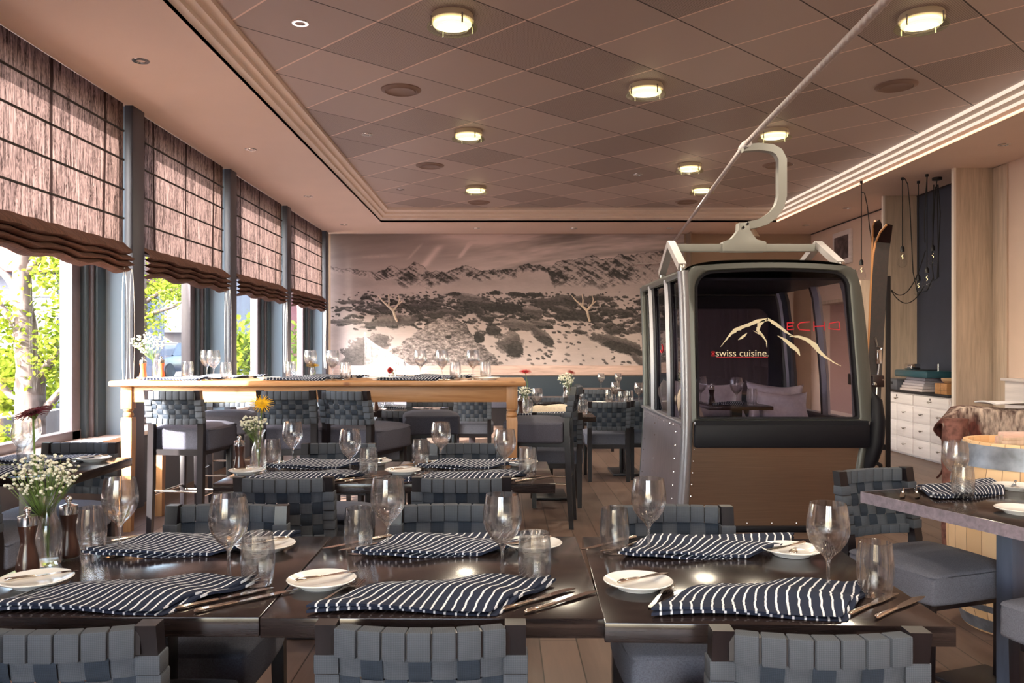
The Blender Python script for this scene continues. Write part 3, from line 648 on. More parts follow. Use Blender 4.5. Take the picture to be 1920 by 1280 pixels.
# ---------------------------------------------------------------- chairs and stools
def make_chair(name, cat, hs, ht, th, seatmat, foot=False, wd=.42, sd=.45, wr=True):
    """origin on the floor under the seat middle, sitter faces +Y, back at -Y"""
    root = empty(name, label='x', cat=cat)
    hw = wd/2; yb = -sd/2; pw = .042; lean = .055
    zs = hs+.035                       # woven part starts here
    def back(z): return yb-lean*max(0, (z-hs))/(ht-hs)
    bow = .042
    def curve(x): return -bow*(1-(x/(hw))**2)
    # seat cushion
    q = MB(); sw = .235; d0 = -sd/2+.02; d1 = sd/2+.03
    t = bmesh.new(); bmesh.ops.create_cube(t, size=1)
    bmesh.ops.subdivide_edges(t, edges=t.edges[:], cuts=5, use_grid_fill=True)
    for v in t.verts:
        x, y, z = v.co.x*2, v.co.y*2, v.co.z*2
        m_ = max(abs(x), abs(y)); 
        e = .045
        X = x*sw*(1-.03*abs(y)) ; Y = (d0+d1)/2+y*(d1-d0)/2; Z = hs-th/2+z*th/2
        if z > .9: Z += .012*(1-x*x)*(1-y*y)+.0
        if abs(x) > .9 and abs(y) > .9: X *= .965; Y = (d0+d1)/2+(Y-(d0+d1)/2)*.965
        if z > .9 and m_ > .9: Z -= .012; X *= .98
        if z > .9 and m_ < .9: Z += .004
        v.co = (X, Y, Z)
    bmesh.ops.bevel(t, geom=[e for e in t.edges if len(e.link_faces) == 2 and e.calc_face_angle() > .9], offset=.014, segments=2, profile=.5, affect='EDGES')
    q._merge(t); q.build('seat', seatmat, root, angle=60)
    # legs; the rear ones run on as back posts
    for s in (-1, 1):
        x0 = s*(hw-pw/2)
        MB().prism([(x0-.020, sd/2-.005, hs-th+.01), (x0+.020, sd/2-.005, hs-th+.01), (x0+.015*1-s*0, sd/2-.010, 0), (x0-.015, sd/2-.010, 0)], (0, -.038, 0), r=.002).build('leg', M['dark_wood'], root)
        q = MB(); pts = [(0, -sd/2-.035), (hs*.5, -sd/2-.012), (hs, -sd/2), (ht, back(ht))]
        t = bmesh.new(); R = []
        for z, y in pts:
            a = pw/2*(.8 if z == 0 else 1); R.append([t.verts.new(p) for p in ((x0-a, y-a, z), (x0+a, y-a, z), (x0+a, y+a, z), (x0-a, y+a, z))])
        for A, B in zip(R, R[1:]):
            for k in range(4): t.faces.new((A[k], A[(k+1) % 4], B[(k+1) % 4], B[k]))
        t.faces.new(R[0][::-1]); t.faces.new(R[-1]); bmesh.ops.recalc_face_normals(t, faces=t.faces[:]); q._merge(t)
        q.build('leg', M['dark_wood'], root)
        # straps wound round the post
        q = MB(); n = int((ht-.05-zs)/.0415); z = ht-.062
        for k in range(n):
            zz = z-.0415*k-.02; y = back(zz)
            q.box(x0-pw/2-.004, x0+pw/2+.004, y-pw/2-.004, y+pw/2+.004, zz-.0195, zz+.0195, r=.0025)
        q.build('post_wrapping', M['strap'], root)
    # top rail with wound straps, bottom rail with wound straps
    ncol = 7; x_in = hw-pw; cw = 2*x_in/ncol
    for zr, hr, nm in ((ht-.033, .058, 'top_rail'), (zs+.005, .040, 'lower_rail')):
        q = MB()
        n = 14
        t = bmesh.new(); R = []
        for i in range(n+1):
            x = -x_in-.01+2*(x_in+.01)*i/n; y = back(zr)+curve(x)
            R.append([t.verts.new(p) for p in ((x, y-.011, zr-hr/2+.004), (x, y+.011, zr-hr/2+.004), (x, y+.011, zr+hr/2-.004), (x, y-.011, zr+hr/2-.004))])
        for A, B in zip(R, R[1:]):
            for k in range(4): t.faces.new((A[k], A[(k+1) % 4], B[(k+1) % 4], B[k]))
        t.faces.new(R[0]); t.faces.new(R[-1]); bmesh.ops.recalc_face_normals(t, faces=t.faces[:]); q._merge(t, None, 1)
        for c in range(ncol):
            xc = -x_in+cw*(c+.5); y = back(zr)+curve(xc); sl = 2*bow*xc/hw**2
            Mx = Matrix.Translation((xc, y, zr)) @ Matrix.Rotation(math.atan(sl), 4, 'Z')
            q.box(-cw/2+.001, cw/2-.001, -.018, .018, -hr/2, hr/2, r=.0035, M=Mx)
        q.build(nm, [M['strap'], M['dark_wood']], root)
    # woven straps
    z0, z1 = zs+.02, ht-.060; rows = max(4, int(round((z1-z0)/.044))); rh = (z1-z0)/rows
    q = MB()
    def ysurf(x, z): return back(z)+curve(x)
    for c in range(ncol):
        xc = -x_in+cw*(c+.5)
        n = rows*4; pts = []
        def f(u, v, c=c, xc=xc):
            x = xc+(v-.5)*(cw-.0035); z = z0+u*(z1-z0); r = u*rows-.5
            off = .0055*math.cos(PI*(r+c)); off = max(-.0042, min(.0042, off*1.6))
            return Vector((x, ysurf(xc, z)+(x-xc)*2*bow*xc/hw**2-off, z))
        q.grid(f, n, 1, mi=0)
    for r in range(rows):
        zc = z0+rh*(r+.5)
        def f(u, v, r=r, zc=zc):
            x = -x_in-.01+2*(x_in+.01)*u; cc = (x+x_in)/cw-.5; z = zc+(v-.5)*(rh-.004)
            off = -.0055*math.cos(PI*(r+cc)); off = max(-.0042, min(.0042, off*1.6))
            return Vector((x, ysurf(x, z)-off, z))
        q.grid(f, ncol*4, 1, mi=1)
    q.build('woven_back', [M['strap2'], M['strap']], root)
    q = MB().box(-hw+.04, hw-.04, sd/2-.04, sd/2-.015, hs-th-.03, hs-th+.01).box(-hw+.04, hw-.04, -sd/2-.01, -sd/2+.012, hs-th-.03, hs-th+.01)
    q.box(-hw+.01, -hw+.03, -sd/2, sd/2-.02, hs-th-.03, hs-th+.01).box(hw-.03, hw-.01, -sd/2, sd/2-.02, hs-th-.03, hs-th+.01)
    q.build('seat_frame', M['dark_wood'], root)
    if foot:
        for (a, b, z) in (((-hw+.02, sd/2-.03), (hw-.02, sd/2-.03), .30), ((-hw+.02, -sd/2-.015), (hw-.02, -sd/2-.015), .36), ((-hw+.02, -sd/2), (-hw+.02, sd/2-.03), .33), ((hw-.02, -sd/2), (hw-.02, sd/2-.03), .33)):
            MB().tube([(a[0], a[1], z), (b[0], b[1], z)], .009, 10).build('footrest_bar', M['cutlery'], root)
    return root
CH = Proto(make_chair('dining_chair', 'chair', .49, .80, .135, M['seat']))
ST = Proto(make_chair('bar_stool', 'bar stool', .80, 1.052, .165, M['seat_dark'], foot=True, wd=.40))
WL = 'grey woven chair '
def chair(x, y, rz, lab, g='woven strap dining chairs'): return CH.put((x, y, 0), rz, WL+lab, g)
near = [(-.905, 1.93, .03, 'with its back to the camera at the left front table'), (-.163, 1.94, 0, 'with its back to the camera at the middle front table'), (.628, 1.90, -.03, 'with its back to the camera at the right front table')]
for a in near: chair(*a)
for x, y, r, l in ((-.955, 2.60, PI, 'across the left front table, only its top showing'), (-.18, 2.60, PI, 'across the middle front table, only its top showing'), (.585, 2.585, PI, 'across the right front table, in front of the cabin')): chair(x, y, r, l)
chair(-.925, 3.78, 0, 'with its back to the camera at the left second-row table')
chair(-.172, 3.78, 0, 'with its back to the camera at the right second-row table')
chair(-.93, 4.42, PI, 'behind the left second-row table, facing the camera')
chair(-.20, 4.42, PI, 'behind the right second-row table, facing the camera')
chair(-2.42, 4.46, PI, 'in sunlight beside the window, behind the left table')
chair(-2.42, 3.87, 0, 'cut by the left picture edge, near side of the left table')
chair(.455, 7.16, 0, 'with a cream sheepskin cushion, behind the bar table end')
chair(-.88, 7.40, .05, 'seen below the bar table top, left of the three there')
chair(-.336, 9.5, 0, 'seen below the bar table top, near its right leg')
chair(1.06, 8.49, 0, 'standing alone in the aisle left of the cabin')
chair(1.50, 8.60, 0, 'mostly hidden behind the left edge of the cabin')
chair(1.22, 10.85, 0, 'far in the aisle, just its back above a table')
chair(.50, 8.62, PI, 'low behind the cream cushion, at the pale far table')
chair(-1.60, 9.6, 0, 'far left below the bar table top, by the windows')
# right foreground pair
chair(1.765, 3.46, PI+.347, 'large at right, pushed under the barrel-side table')
chair(2.00, 2.69, .347, 'cut off by the right picture edge, only its seat showing')

SL = 'dark woven bar stool '
def stool(x, y, rz, lab): return ST.put((x, y, 0), rz, SL+lab, 'woven strap bar stools')
stool(-2.20, 5.88, -.12, 'at the sunlit left end of the pine bar table')
stool(-1.46, 5.88, -.02, 'with its back to the camera behind the yellow flower')
stool(-.96, 5.84, -.42, 'turned to the right in the middle of the bar table')
stool(.28, 6.32, 1.42, 'at the right end of the bar table, seen from the side')
stool(-2.32, 6.92, PI+.1, 'behind the bar table, leftmost and facing the camera')
stool(-1.52, 6.95, PI, 'behind the bar table, half hidden between two near stools')
stool(-.60, 6.93, PI+.12, 'behind the bar table, right of the turned stool')

# ---------------------------------------------------------------- tables
def table(x0, x1, y0, y1, lab, rz=0, name='dining_table', edge=None, ped=None, c=None, dy=0):
    cx, cy_ = ((x0+x1)/2, (y0+y1)/2) if c is None else c; hx, hy = (x1-x0)/2, (y1-y0)/2
    r = empty(name, (cx, cy_, 0), rz, lab, 'table', 'dark dining tables')
    MB().box(-hx+.0012, hx-.0012, -hy, hy, .706, .75, r=.0025).build('table_top', M['table_wood'], r)
    if edge: MB().box(-hx-.004, -hx, -hy, hy, .706, .75).box(-hx-.004, hx+.004, -hy-.004, -hy, .706, .75).box(hx, hx+.004, -hy, hy, .706, .75).box(-hx-.004, hx+.004, hy, hy+.004, .706, .75).build('skylit_edge', edge, r)  # thin strips around the top, coloured as if lit by the sky
    MB().box(-.04, .04, dy-.035, dy+.035, .02, .706, r=.004).build('pedestal', ped or M['dark_wood'], r)
    MB().box(-.15, .15, -.24+dy*.6, .24+dy*.6, 0, .022, r=.004).build('foot_plate', M['black'], r)
    return r
table(-1.315, -.54, 1.84, 2.622, 'dark wooden front table at the left, with the flower vase')
table(-.538, .232, 1.832, 2.622, 'dark wooden front table in the middle of the front row', rz=-.004)
table(.236, .992, 1.79, 2.60, 'dark wooden front table at the right, in front of the cabin', rz=-.035)
table(-1.272, -.522, 3.625, 4.31, 'dark wooden second-row table at the left, with the yellow flower', dy=.133)
table(-.520, .234, 3.625, 4.31, 'dark wooden second-row table at the right', dy=.133)
table(-2.76, -2.0, 3.80, 4.47, 'dark wooden table in sunlight beside the window at left', dy=.035)
table(0, .74, 0, .76, 'dark table with violet-lit edge beside the barrel at right', rz=.347, c=(1.965, 3.19), edge=M['table_edge_skylit'], ped=M['post_blue'])
table(.04, .80, 7.04, 7.72, 'dark small table behind the end of the pine bar table', dy=.16)
table(-1.35, -.6, 7.5, 8.2, 'dark table seen underneath the pine bar table')
table(.93, 1.68, 8.36, 9.05, 'dark table with many glasses left of the cabin', dy=.22)
table(.18, .76, 8.9, 9.9, 'pale sunlit table farther back behind the red flower')
table(.92, 1.66, 11.2, 11.95, 'dark far table with two stemmed glasses near the banquette')
table(-.75, 0, 9.9, 10.6, 'dark far table hidden behind the pine bar table')

# pine bar table
bt = empty('bar_table', (-1.33, 6.31, 0), 0, 'long pine bar table with turned legs set with glasses', 'table')
MB().box(-1.51, 1.50, -.36, .36, 1.060, 1.10, r=.012, seg=3).build('table_top', M['pine'], bt)
q = MB().box(-1.40, 1.40, -.30, -.272, .945, 1.060, r=.002).box(-1.40, 1.40, .272, .30, .945, 1.060, r=.002).box(-1.43, -1.40, -.28, .28, .945, 1.06).box(1.40, 1.43, -.28, .28, .945, 1.06)
q.build('apron', M['pine'], bt)
for sx in (-1, 1):
    for sy in (-1, 1):
        X, Yy = sx*1.40, sy*.275; q = MB(); a = .04
        q.box(X-a, X+a, Yy-a, Yy+a, .895, 1.060, r=.003)
        q.lathe([(0, .895), (.036, .895), (.038, .885), (.030, .880), (.026, .872), (.034, .862), (.038, .852), (.036, .842), (.028, .836), (.036, .832), (0, .832)], c=(X, Yy, 0), seg=24)
        t = bmesh.new(); R = []
        for z, h in ((.832, .037), (.80, .040), (0, .027)): R.append([t.verts.new(p) for p in ((X-h, Yy-h, z), (X+h, Yy-h, z), (X+h, Yy+h, z), (X-h, Yy+h, z))])
        for A, B in zip(R, R[1:]):
            for k in range(4): t.faces.new((A[k], A[(k+1) % 4], B[(k+1) % 4], B[k]))
        t.faces.new(R[0]); t.faces.new(R[-1]); bmesh.ops.recalc_face_normals(t, faces=t.faces[:]); q._merge(t)
        q.build('leg', M['pine_leg'], bt)

# ---------------------------------------------------------------- tableware
def lathe_obj(name, prof, mat, lab, cat, seg=32, closed=False):
    o = MB().lathe(prof, seg=seg, closed=closed).build(name, mat, angle=50); return tag(o, lab, cat)
wg = [(0, 0), (.044, 0), (.0455, .0015), (.044, .003), (.020, .007), (.007, .014), (.0045, .03), (.0042, .06), (.005, .078), (.012, .090), (.030, .107), (.044, .128), (.0505, .150), (.050, .175), (.0455, .205), (.0425, .2195), (.0416, .2195), (.0443, .205), (.0487, .175), (.0492, .150), (.0427, .1295), (.0285, .109), (.010, .0935), (0, .0915)]
GW = Proto(lathe_obj('wine_glass', wg, M['glass'], 'x', 'wine glass'))
tb = [(0, 0), (.034, 0), (.036, .004), (.0405, .03), (.0432, .060), (.0415, .095), (.0375, .1295), (.0365, .130), (.0362, .1285), (.0398, .095), (.0415, .060), (.0388, .032), (.033, .016), (0, .013)]
GT = Proto(lathe_obj('water_tumbler', tb, M['glass'], 'x', 'tumbler'))
pl = [(0, .004), (.045, .004), (.048, 0), (.052, 0), (.054, .004), (.085, .017), (.0865, .0195), (.084, .021), (.056, .0095), (.050, .008), (0, .008)]
GP = Proto(lathe_obj('bread_plate', pl, M['china'], 'x', 'plate', seg=40))
# napkin
def napkin():
    A, B, C_, D_ = Vector((-.29, .015, 0)), Vector((-.085, .262, 0)), Vector((.285, .258, 0)), Vector((.135, .015, 0))
    mb = MB(); t = bmesh.new(); uvl = t.loops.layers.uv.new('UVMap')
    def layer(z0, sh, gx, seed):
        nu, nv = 26, 12
        def f(u, v):
            lo = A.lerp(D_, u); hi = B.lerp(C_, u); p = lo.lerp(hi, v)
            p = p+Vector((-.030*math.sin(v*PI)*(1-u)+sh*u, .012*math.sin(u*PI*1.5)*(1-v)-.010*math.sin(u*PI*2.2+1)*v, 0))
            e = min(u, 1-u, v, 1-v)
            z = z0+.012*math.sin(u*7+seed+v*3)*v*.6+.006*math.sin(v*9+u*4+seed)+.006*min(1, e*7)
            if u > .85: z += .010*(u-.85)/.15*v
            return Vector((p.x, p.y, z))
        T = [[t.verts.new(f(i/nu, j/nv)) for j in range(nv+1)] for i in range(nu+1)]
        Bt = [[t.verts.new(Vector((q.co.x, q.co.y, max(.0006+gx, q.co.z-.006)))) for q in r] for r in T]
        def face(vs, uvs):
            fa = t.faces.new(vs)
            for lp_, uv in zip(fa.loops, uvs): lp_[uvl].uv = uv
        def U(i, j): u, v = i/nu, j/nv; return (u+v*.14+.022*math.sin(v*3.0), v)
        for i in range(nu):
            for j in range(nv):
                uv = [U(i, j), U(i+1, j), U(i+1, j+1), U(i, j+1)]
                face((T[i][j], T[i+1][j], T[i+1][j+1], T[i][j+1]), uv)
                face((Bt[i][j], Bt[i][j+1], Bt[i+1][j+1], Bt[i+1][j]), [uv[0], uv[3], uv[2], uv[1]])
        for i in range(nu):
            for j, fl in ((0, 0), (nv, 1)):
                vs = (T[i][j], Bt[i][j], Bt[i+1][j], T[i+1][j]); uv = [U(i, j), U(i, j), U(i+1, j), U(i+1, j)]
                face(vs if not fl else vs[::-1], uv if not fl else uv[::-1])
        for j in range(nv):
            for i, fl in ((0, 1), (nu, 0)):
                vs = (T[i][j], Bt[i][j], Bt[i][j+1], T[i][j+1]); uv = [U(i, j), U(i, j), U(i, j+1), U(i, j+1)]
                face(vs if not fl else vs[::-1], uv if not fl else uv[::-1])
    layer(.008, .0, 0, 0.3); layer(.017, -.012, .010, 1.1)
    me = bpy.data.meshes.new('napkin'); t.to_mesh(me); t.free(); me.materials.append(M['napkin'])
    me.polygons.foreach_set('use_smooth', [True]*len(me.polygons)); me.set_sharp_from_angle(angle=math.radians(60))
    o = bpy.data.objects.new('napkin', me); COL.objects.link(o); return tag(o, 'x', 'napkin')
GN = Proto(napkin())
def knife(L, name, lab):
    mb = MB(); h = L*.42
    mb.tube([(0, 0, .006), (0, .008, .006), (0, h*.5, .006), (0, h-.01, .0055), (0, h, .005)], [.003, .0062, .0052, .0044, .0036], 10)
    mb.flatbar([(0, h-.002, .005), (0, h+.02, .005), (0, h+.05, .005), (0, L-.03, .005), (.003, L-.01, .005), (.006, L, .005)], [.008, .012, .018, .018, .012, .003], .0018, (0, 0, 1))
    o = mb.build(name, M['cutlery'], angle=50); return tag(o, 'x', 'knife')
def fork():
    mb = MB(); pts = []; L = .195
    def z(y): return .003+.010*max(0, (y-.02)/.1)*(1 if y < .12 else max(0, 1-(y-.12)/.05))+(.010*((y-.165)/.03) if y > .165 else 0)
    ys = [0, .01, .04, .08, .11, .125, .14, .15]; ws = [.008, .014, .010, .006, .006, .014, .023, .024]
    mb.flatbar([(0, y, z(y)) for y in ys], ws, .002, (0, 0, 1))
    for k in range(4):
        x = -.0098+k*.0065; mb.flatbar([(x, y, z(y)) for y in (.148, .165, .18, L)], [.0036, .0034, .0030, .0016], .0018, (0, 0, 1))
    o = mb.build('fork', M['cutlery'], angle=50); return tag(o, 'x', 'fork')
GK = Proto(knife(.245, 'dinner_knife', 'x')); GB = Proto(knife(.165, 'butter_knife', 'x')); GF = Proto(fork())
def setting(ox, oy, z, rz, where, dx=0, glass=(.17, .29), tumb=(.25, .26), plate=(-.30, .245), items='nwtpbkf', jit=0, gl='', nap=0):
    """one cover; local x to the guest's right, y away from the guest; origin on the table edge"""
    R = Matrix.Rotation(rz, 4, 'Z')
    def L(x, y): v = R @ Vector((x+dx, y, 0)); return (ox+v.x, oy+v.y, z)
    if 'n' in items: GN.put(L(0, nap), rz+jit, 'striped navy napkin '+where, 'striped napkins')
    if 'w' in items: GW.put(L(*glass), 0, 'stemmed wine glass '+where, 'wine glasses')
    if 't' in items: GT.put(L(*tumb), 0, 'clear water tumbler '+where, 'water tumblers')
    if 'p' in items: GP.put(L(*plate), 0, 'white bread plate '+where, 'bread plates')
    if 'b' in items:
        a = L(plate[0]+.0-.055, plate[1]-.045); o = GB.put((a[0], a[1], z+.0195), rz-.95, 'butter knife on the plate '+where, 'butter knives')
    if 'k' in items:
        a = L(.150, .035); GK.put(a, rz-.80, 'inner table knife '+where, 'table knives')
        a = L(.200, .015); GK.put(a, rz-.82, 'outer table knife '+where, 'table knives')
    if 'f' in items:
        a = L(-.285, .075); GF.put(a, rz-.42, 'outer fork '+where, 'forks')
        a = L(-.245, .060); GF.put(a, rz-.62, 'inner fork '+where, 'forks')
Z = .7505
setting(-.925, 1.845, Z, 0, 'on the near side of the left front table', dx=.03, glass=(.195, .27), tumb=(.275, .25), plate=(-.28, .24))
setting(-.15, 1.84, Z, 0, 'on the near side of the middle front table', glass=(.15, .30), tumb=(.232, .262), plate=(-.305, .24))
setting(.62, 1.81, Z, -.035, 'on the near side of the right front table', glass=(.168, .215), tumb=(.275, .20), plate=(-.29, .245))
setting(-.925, 2.622, Z, PI, 'on the far side of the left front table', glass=(.184, .225), tumb=(.28, .20), plate=(-.225, .175), nap=-.0)
setting(-.15, 2.622, Z, PI, 'on the far side of the middle front table', glass=(.184, .215), tumb=(.272, .20), plate=(-.242, .16))
setting(.62, 2.60, Z, PI-.03, 'on the far side of the right front table', glass=(.19, .21), tumb=(.286, .19), plate=(-.222, .20))
setting(-.895, 3.63, Z, 0, 'on the near side of the left second-row table', glass=(.195, .17), tumb=(.275, .20), plate=(-.31, .275))
setting(-.145, 3.63, Z, 0, 'on the near side of the right second-row table', glass=(.157, .17), tumb=(.262, .20), plate=(-.325, .28))
setting(-.895, 4.31, Z, PI, 'on the far side of the left second-row table', glass=(.165, .135), tumb=(.27, .12), plate=(-.245, .10))
setting(-.145, 4.31, Z, PI, 'on the far side of the right second-row table', glass=(.165, .145), tumb=(.27, .13), plate=(-.24, .12))
setting(-2.42, 4.47, Z, PI, 'on the far side of the sunlit window table', glass=(.06, .12), tumb=(.0, .27), plate=(-.28, .14))
setting(-2.42, 3.80, Z, 0, 'on the near side of the sunlit window table', glass=(.02, .33), tumb=(.24, .2), plate=(-.28, .2), items='nwpk')
# right table by the barrel (turned)
setting(1.87, 3.56, Z, PI+.347, 'on the far side of the barrel-side table', glass=(.12, .20), tumb=(.16, .27), plate=(-.24, .18), items='nwtpbkf', jit=0)
GP.put((1.87, 2.98, Z), 0, 'white china bread plate near the front edge of the barrel-side table', 'bread plates')
# bar table covers
ZB = 1.1005
for k, (x, it) in enumerate(((-2.33, 'nwtpk'), (-1.44, 'nwtpk'), (-.62, 'nwtpk'))):
    setting(x, 5.96, ZB, 0, 'on the near side of the pine bar table, %s cover' % ('left', 'middle', 'right')[k], items=it, glass=(.17, .22), tumb=(.27, .20), plate=(-.30, .2))
for k, (x, it) in enumerate(((-2.17, 'nwtk'), (-1.36, 'nwtk'), (-.50, 'nwtp'))):
    setting(x, 6.66, ZB, PI, 'on the far side of the pine bar table, %s cover' % ('left', 'middle', 'right')[k], items=it, glass=(.14, .2), tumb=(.30, .17), plate=(-.33, .16))
GW.put((-.22, 6.2, ZB), 0, 'stemmed wine glass nearest the right end of the pine bar table', 'wine glasses')
GT.put((-.13, 6.35, ZB), 0, 'clear water tumbler at the right end of the pine bar table', 'water tumblers')
GP.put((-.10, 6.12, ZB), 0, 'white china plate at the right end of the pine bar table', 'bread plates')
# mid and far tables
for (px, py, D, what) in ((1007, 0, 7.45, 'w'), (990, 0, 7.25, 't'), (1093, 0, 7.28, 't'), (1083, 0, 7.62, 'w'), (712, 0, 7.9, 't'), (730, 0, 8.0, 't'), (1154, 0, 8.75, 'w'), (1166, 0, 8.6, 't'), (1180, 0, 8.75, 't'), (1198, 0, 8.6, 'w'), (1142, 0, 8.95, 't'), (1127, 0, 11.5, 'w'), (1159, 0, 11.5, 'w')):
    nm = {1007: 'left on the small table behind the bar table', 990: 'beside the mill behind the bar table end', 1093: 'at the right corner of the small table', 1083: 'behind the side-seen bar stool', 712: 'left one under the bar table top', 730: 'right one under the bar table top', 1154: 'left one on the table beside the cabin', 1166: 'front left one beside the cabin', 1180: 'front right one beside the cabin', 1198: 'touching the cabin outline on the right', 1142: 'rear one on the table beside the cabin', 1127: 'left of two on the farthest table', 1159: 'right of two on the farthest table'}[px]
    (GW if what == 'w' else GT).put(((px-CX)/F*D, D, Z), 0, ('stemmed wine glass ' if what == 'w' else 'clear water tumbler ')+nm, 'wine glasses' if what == 'w' else 'water tumblers')
setting(1.30, 8.36, Z, 0, 'on the table left of the cabin', items='np')
setting(.42, 7.04, Z, 0, 'on the small table behind the bar table', items='n')
setting(-.975, 8.2, Z, PI, 'on the table seen under the bar table', items='n')

# pepper mills, vases, flowers
def mill(wm, name='pepper_mill'):
    r = empty(name, label='x', cat='pepper mill')
    MB().lathe([(0, 0), (.027, 0), (.029, .004), (.029, .012), (.026, .035), (.0185, .070), (.0180, .085), (.0225, .110), (.0245, .122), (0, .122)], seg=28).build('body', wm, r)
    MB().lathe([(0, .122), (.0245, .122), (.0250, .128), (.0245, .146), (.012, .150), (.006, .152), (.005, .156), (0, .156)], seg=28).build('cap', M['chrome'], r)
    MB().ball((0, 0, .163), .0105, 2).build('knob', M['chrome'], r)
    return r
MP = Proto(mill(M['mill_wood'])); MO = Proto(mill(M['mill_orange']))
for x, y, z, l in ((-1.275, 2.22, Z, 'left of the vase on the left front table'), (-1.243, 2.37, Z, 'right of the vase on the left front table'), (-1.262, 3.97, Z, 'beside the yellow flower vase on the second-row table'), (.155, 7.2, Z, 'on the small table behind the bar table'), (-1.18, 7.7, Z, 'under the left part of the bar table top'), (.72, 9.5, Z, 'beside the far white blossoms')):
    MP.put((x, y, z), 0, 'dark wood pepper mill with chrome top '+l, 'dark wood mills')
for x, y, l in ((-2.66, 6.12, 'left of the two'), (-2.60, 6.30, 'right of the two, behind the flowers')):
    MO.put((x, y, ZB), 0, 'orange wood pepper mill on the pine bar table, '+l, 'orange wood mills')
VS = Proto(lathe_obj('glass_vase', [(0, 0), (.030, 0), (.034, .005), (.034, .09), (.030, .115), (.021, .135), (.019, .160), (.026, .180), (.033, .192), (.0325, .1935), (.0245, .182), (.0172, .160), (.0192, .135), (.028, .113), (.032, .09), (.032, .012), (0, .010)], M['glass'], 'x', 'vase'))
def petals_mat(n, c): return plain(n, c, .6, noise=.25, nscale=60)
stem_m = plain('stem', srgb(96, 122, 52), .6, noise=.15, nscale=50)
white_b = plain('blossom', srgb(226, 224, 206), .8, noise=.12, nscale=120)
def gerbera(base, top, nrm, r, cm, dk, lab, bend=.02):
    base = Vector(base); top = Vector(top); nrm = Vector(nrm).normalized()
    root = empty('gerbera', base, 0, lab, 'flower', 'gerberas')
    T = top-base; pts = [T*t+Vector((bend*math.sin(t*PI), 0, 0)) for t in [i/12 for i in range(13)]]
    MB().tube(pts, .0028, 8).build('stem', stem_m, root)
    q = nrm.to_track_quat('Z', 'Y').to_matrix().to_4x4(); Mx = Matrix.Translation(T) @ q
    rnd = random.Random(int(r*1e5)+3)
    for nm, cnt, rr, z0, cup, mat in (('petals', 26, r, 0, .18, cm), ('inner_petals', 18, r*.55, .004, .6, cm), ):
        mb = MB()
        for k in range(cnt):
            a = 2*PI*k/cnt+rnd.uniform(-.05, .05); L = rr*rnd.uniform(.9, 1.05); wd = 2.6*rr/cnt*1.1
            Rk = Matrix.Rotation(a, 4, 'Z')
            def f(u, v, L=L, wd=wd): 
                x = .12*rr+u*(L-.12*rr); w_ = wd*math.sin(min(1, .25+u*1.1)*PI*.92)**.7 if u < .97 else wd*.3
                return Vector((x, (v-.5)*2*w_*.5, z0+cup*x*(1-u*.9)+.004*abs(v-.5)))
            mb.grid(f, 5, 2, M=Mx @ Rk)
        mb.build(nm, mat, root, angle=80)
    MB().ball((0, 0, 0), .22*r, 2, sc=(1, 1, .4)).build('centre', dk, root).matrix_local = Mx @ Matrix.Translation((0, 0, .006))
    MB().lathe([(0, -.018), (.004, -.016), (.3*r, -.003), (.3*r, 0), (0, 0)], seg=14).build('calyx', stem_m, root).matrix_local = Mx
    return root
def babys(base, c, rad, n, lab, seed, br=.0042, flat=.6):
    base = Vector(base); c = Vector(c)-base; rnd = random.Random(seed)
    root = empty('babys_breath', base, 0, lab, 'flower', "sprigs of baby's breath")
    st = MB(); bl_ = MB(); hub = [c*.45+Vector((rnd.uniform(-.01, .01), rnd.uniform(-.01, .01), 0)) for _ in range(7)]
    for h in hub: st.tube([Vector((0, 0, 0)), h*.5, h], .0012, 4)
    for i in range(n):
        while True:
            v = Vector((rnd.uniform(-1, 1), rnd.uniform(-1, 1), rnd.uniform(-1, 1)))
            if v.length < 1: break
        p = c+Vector((v.x*rad, v.y*rad*.8, v.z*rad*flat)); h = rnd.choice(hub)
        if i % 2 == 0: st.tube([h, h.lerp(p, .5)+Vector((0, 0, -.006)), p], .0006, 3, cap=False)
        bl_.ball(p, br*rnd.uniform(.7, 1.2), 1, sc=(1, 1, .8))
    st.build('stems', stem_m, root, angle=80)
    o = bl_.build('blossoms', white_b, root, angle=80); o['kind'] = 'stuff'
    return root
red_d = petals_mat('petal_crimson', srgb(84, 14, 32)); red = petals_mat('petal_red', srgb(186, 28, 40)); yel = petals_mat('petal_yellow', srgb(244, 190, 20)); ctr = plain('flower_centre', srgb(60, 26, 24), .8); ctry = plain('flower_centre_yellow', srgb(200, 150, 20), .8)
VS.put((-1.255, 2.285, Z), 0, 'tall clear glass vase between two mills on the left front table', 'vases')
gerbera((-1.255, 2.285, Z+.02), P(62, 775, 2.285), (-.15, -.35, 1), .050, red_d, ctr, 'dark crimson gerbera standing in the left front vase', bend=-.01)
babys((-1.255, 2.285, Z+.03), P(78, 890, 2.28), .105, 230, 'cluster of small white blossoms around the crimson gerbera stem', 4, br=.0052, flat=.55)
VS.put((-1.185, 4.02, Z), 0, 'clear glass vase on the left second-row table', 'vases')
gerbera((-1.185, 4.02, Z+.02), P(491, 757, 4.0), (.25, -.85, .75), .056, yel, ctry, 'yellow gerbera leaning in the second-row vase', bend=.0)
babys((-1.185, 4.02, Z+.03), P(475, 792, 4.02), .07, 90, 'small white blossoms around the yellow gerbera', 6, br=.0065)
VS.put((-2.70, 6.45, ZB), 0, 'clear glass vase at the left end of the pine bar table', 'vases')
babys((-2.70, 6.45, ZB+.03), P(279, 642, 6.45), .14, 130, 'white blossoms at the left end of the pine bar table', 9, br=.009)
VS.put((-1.49, 6.5, ZB), 0, 'clear glass vase with a yellow flower on the pine bar table', 'vases', scale=(.7, .7, .5))
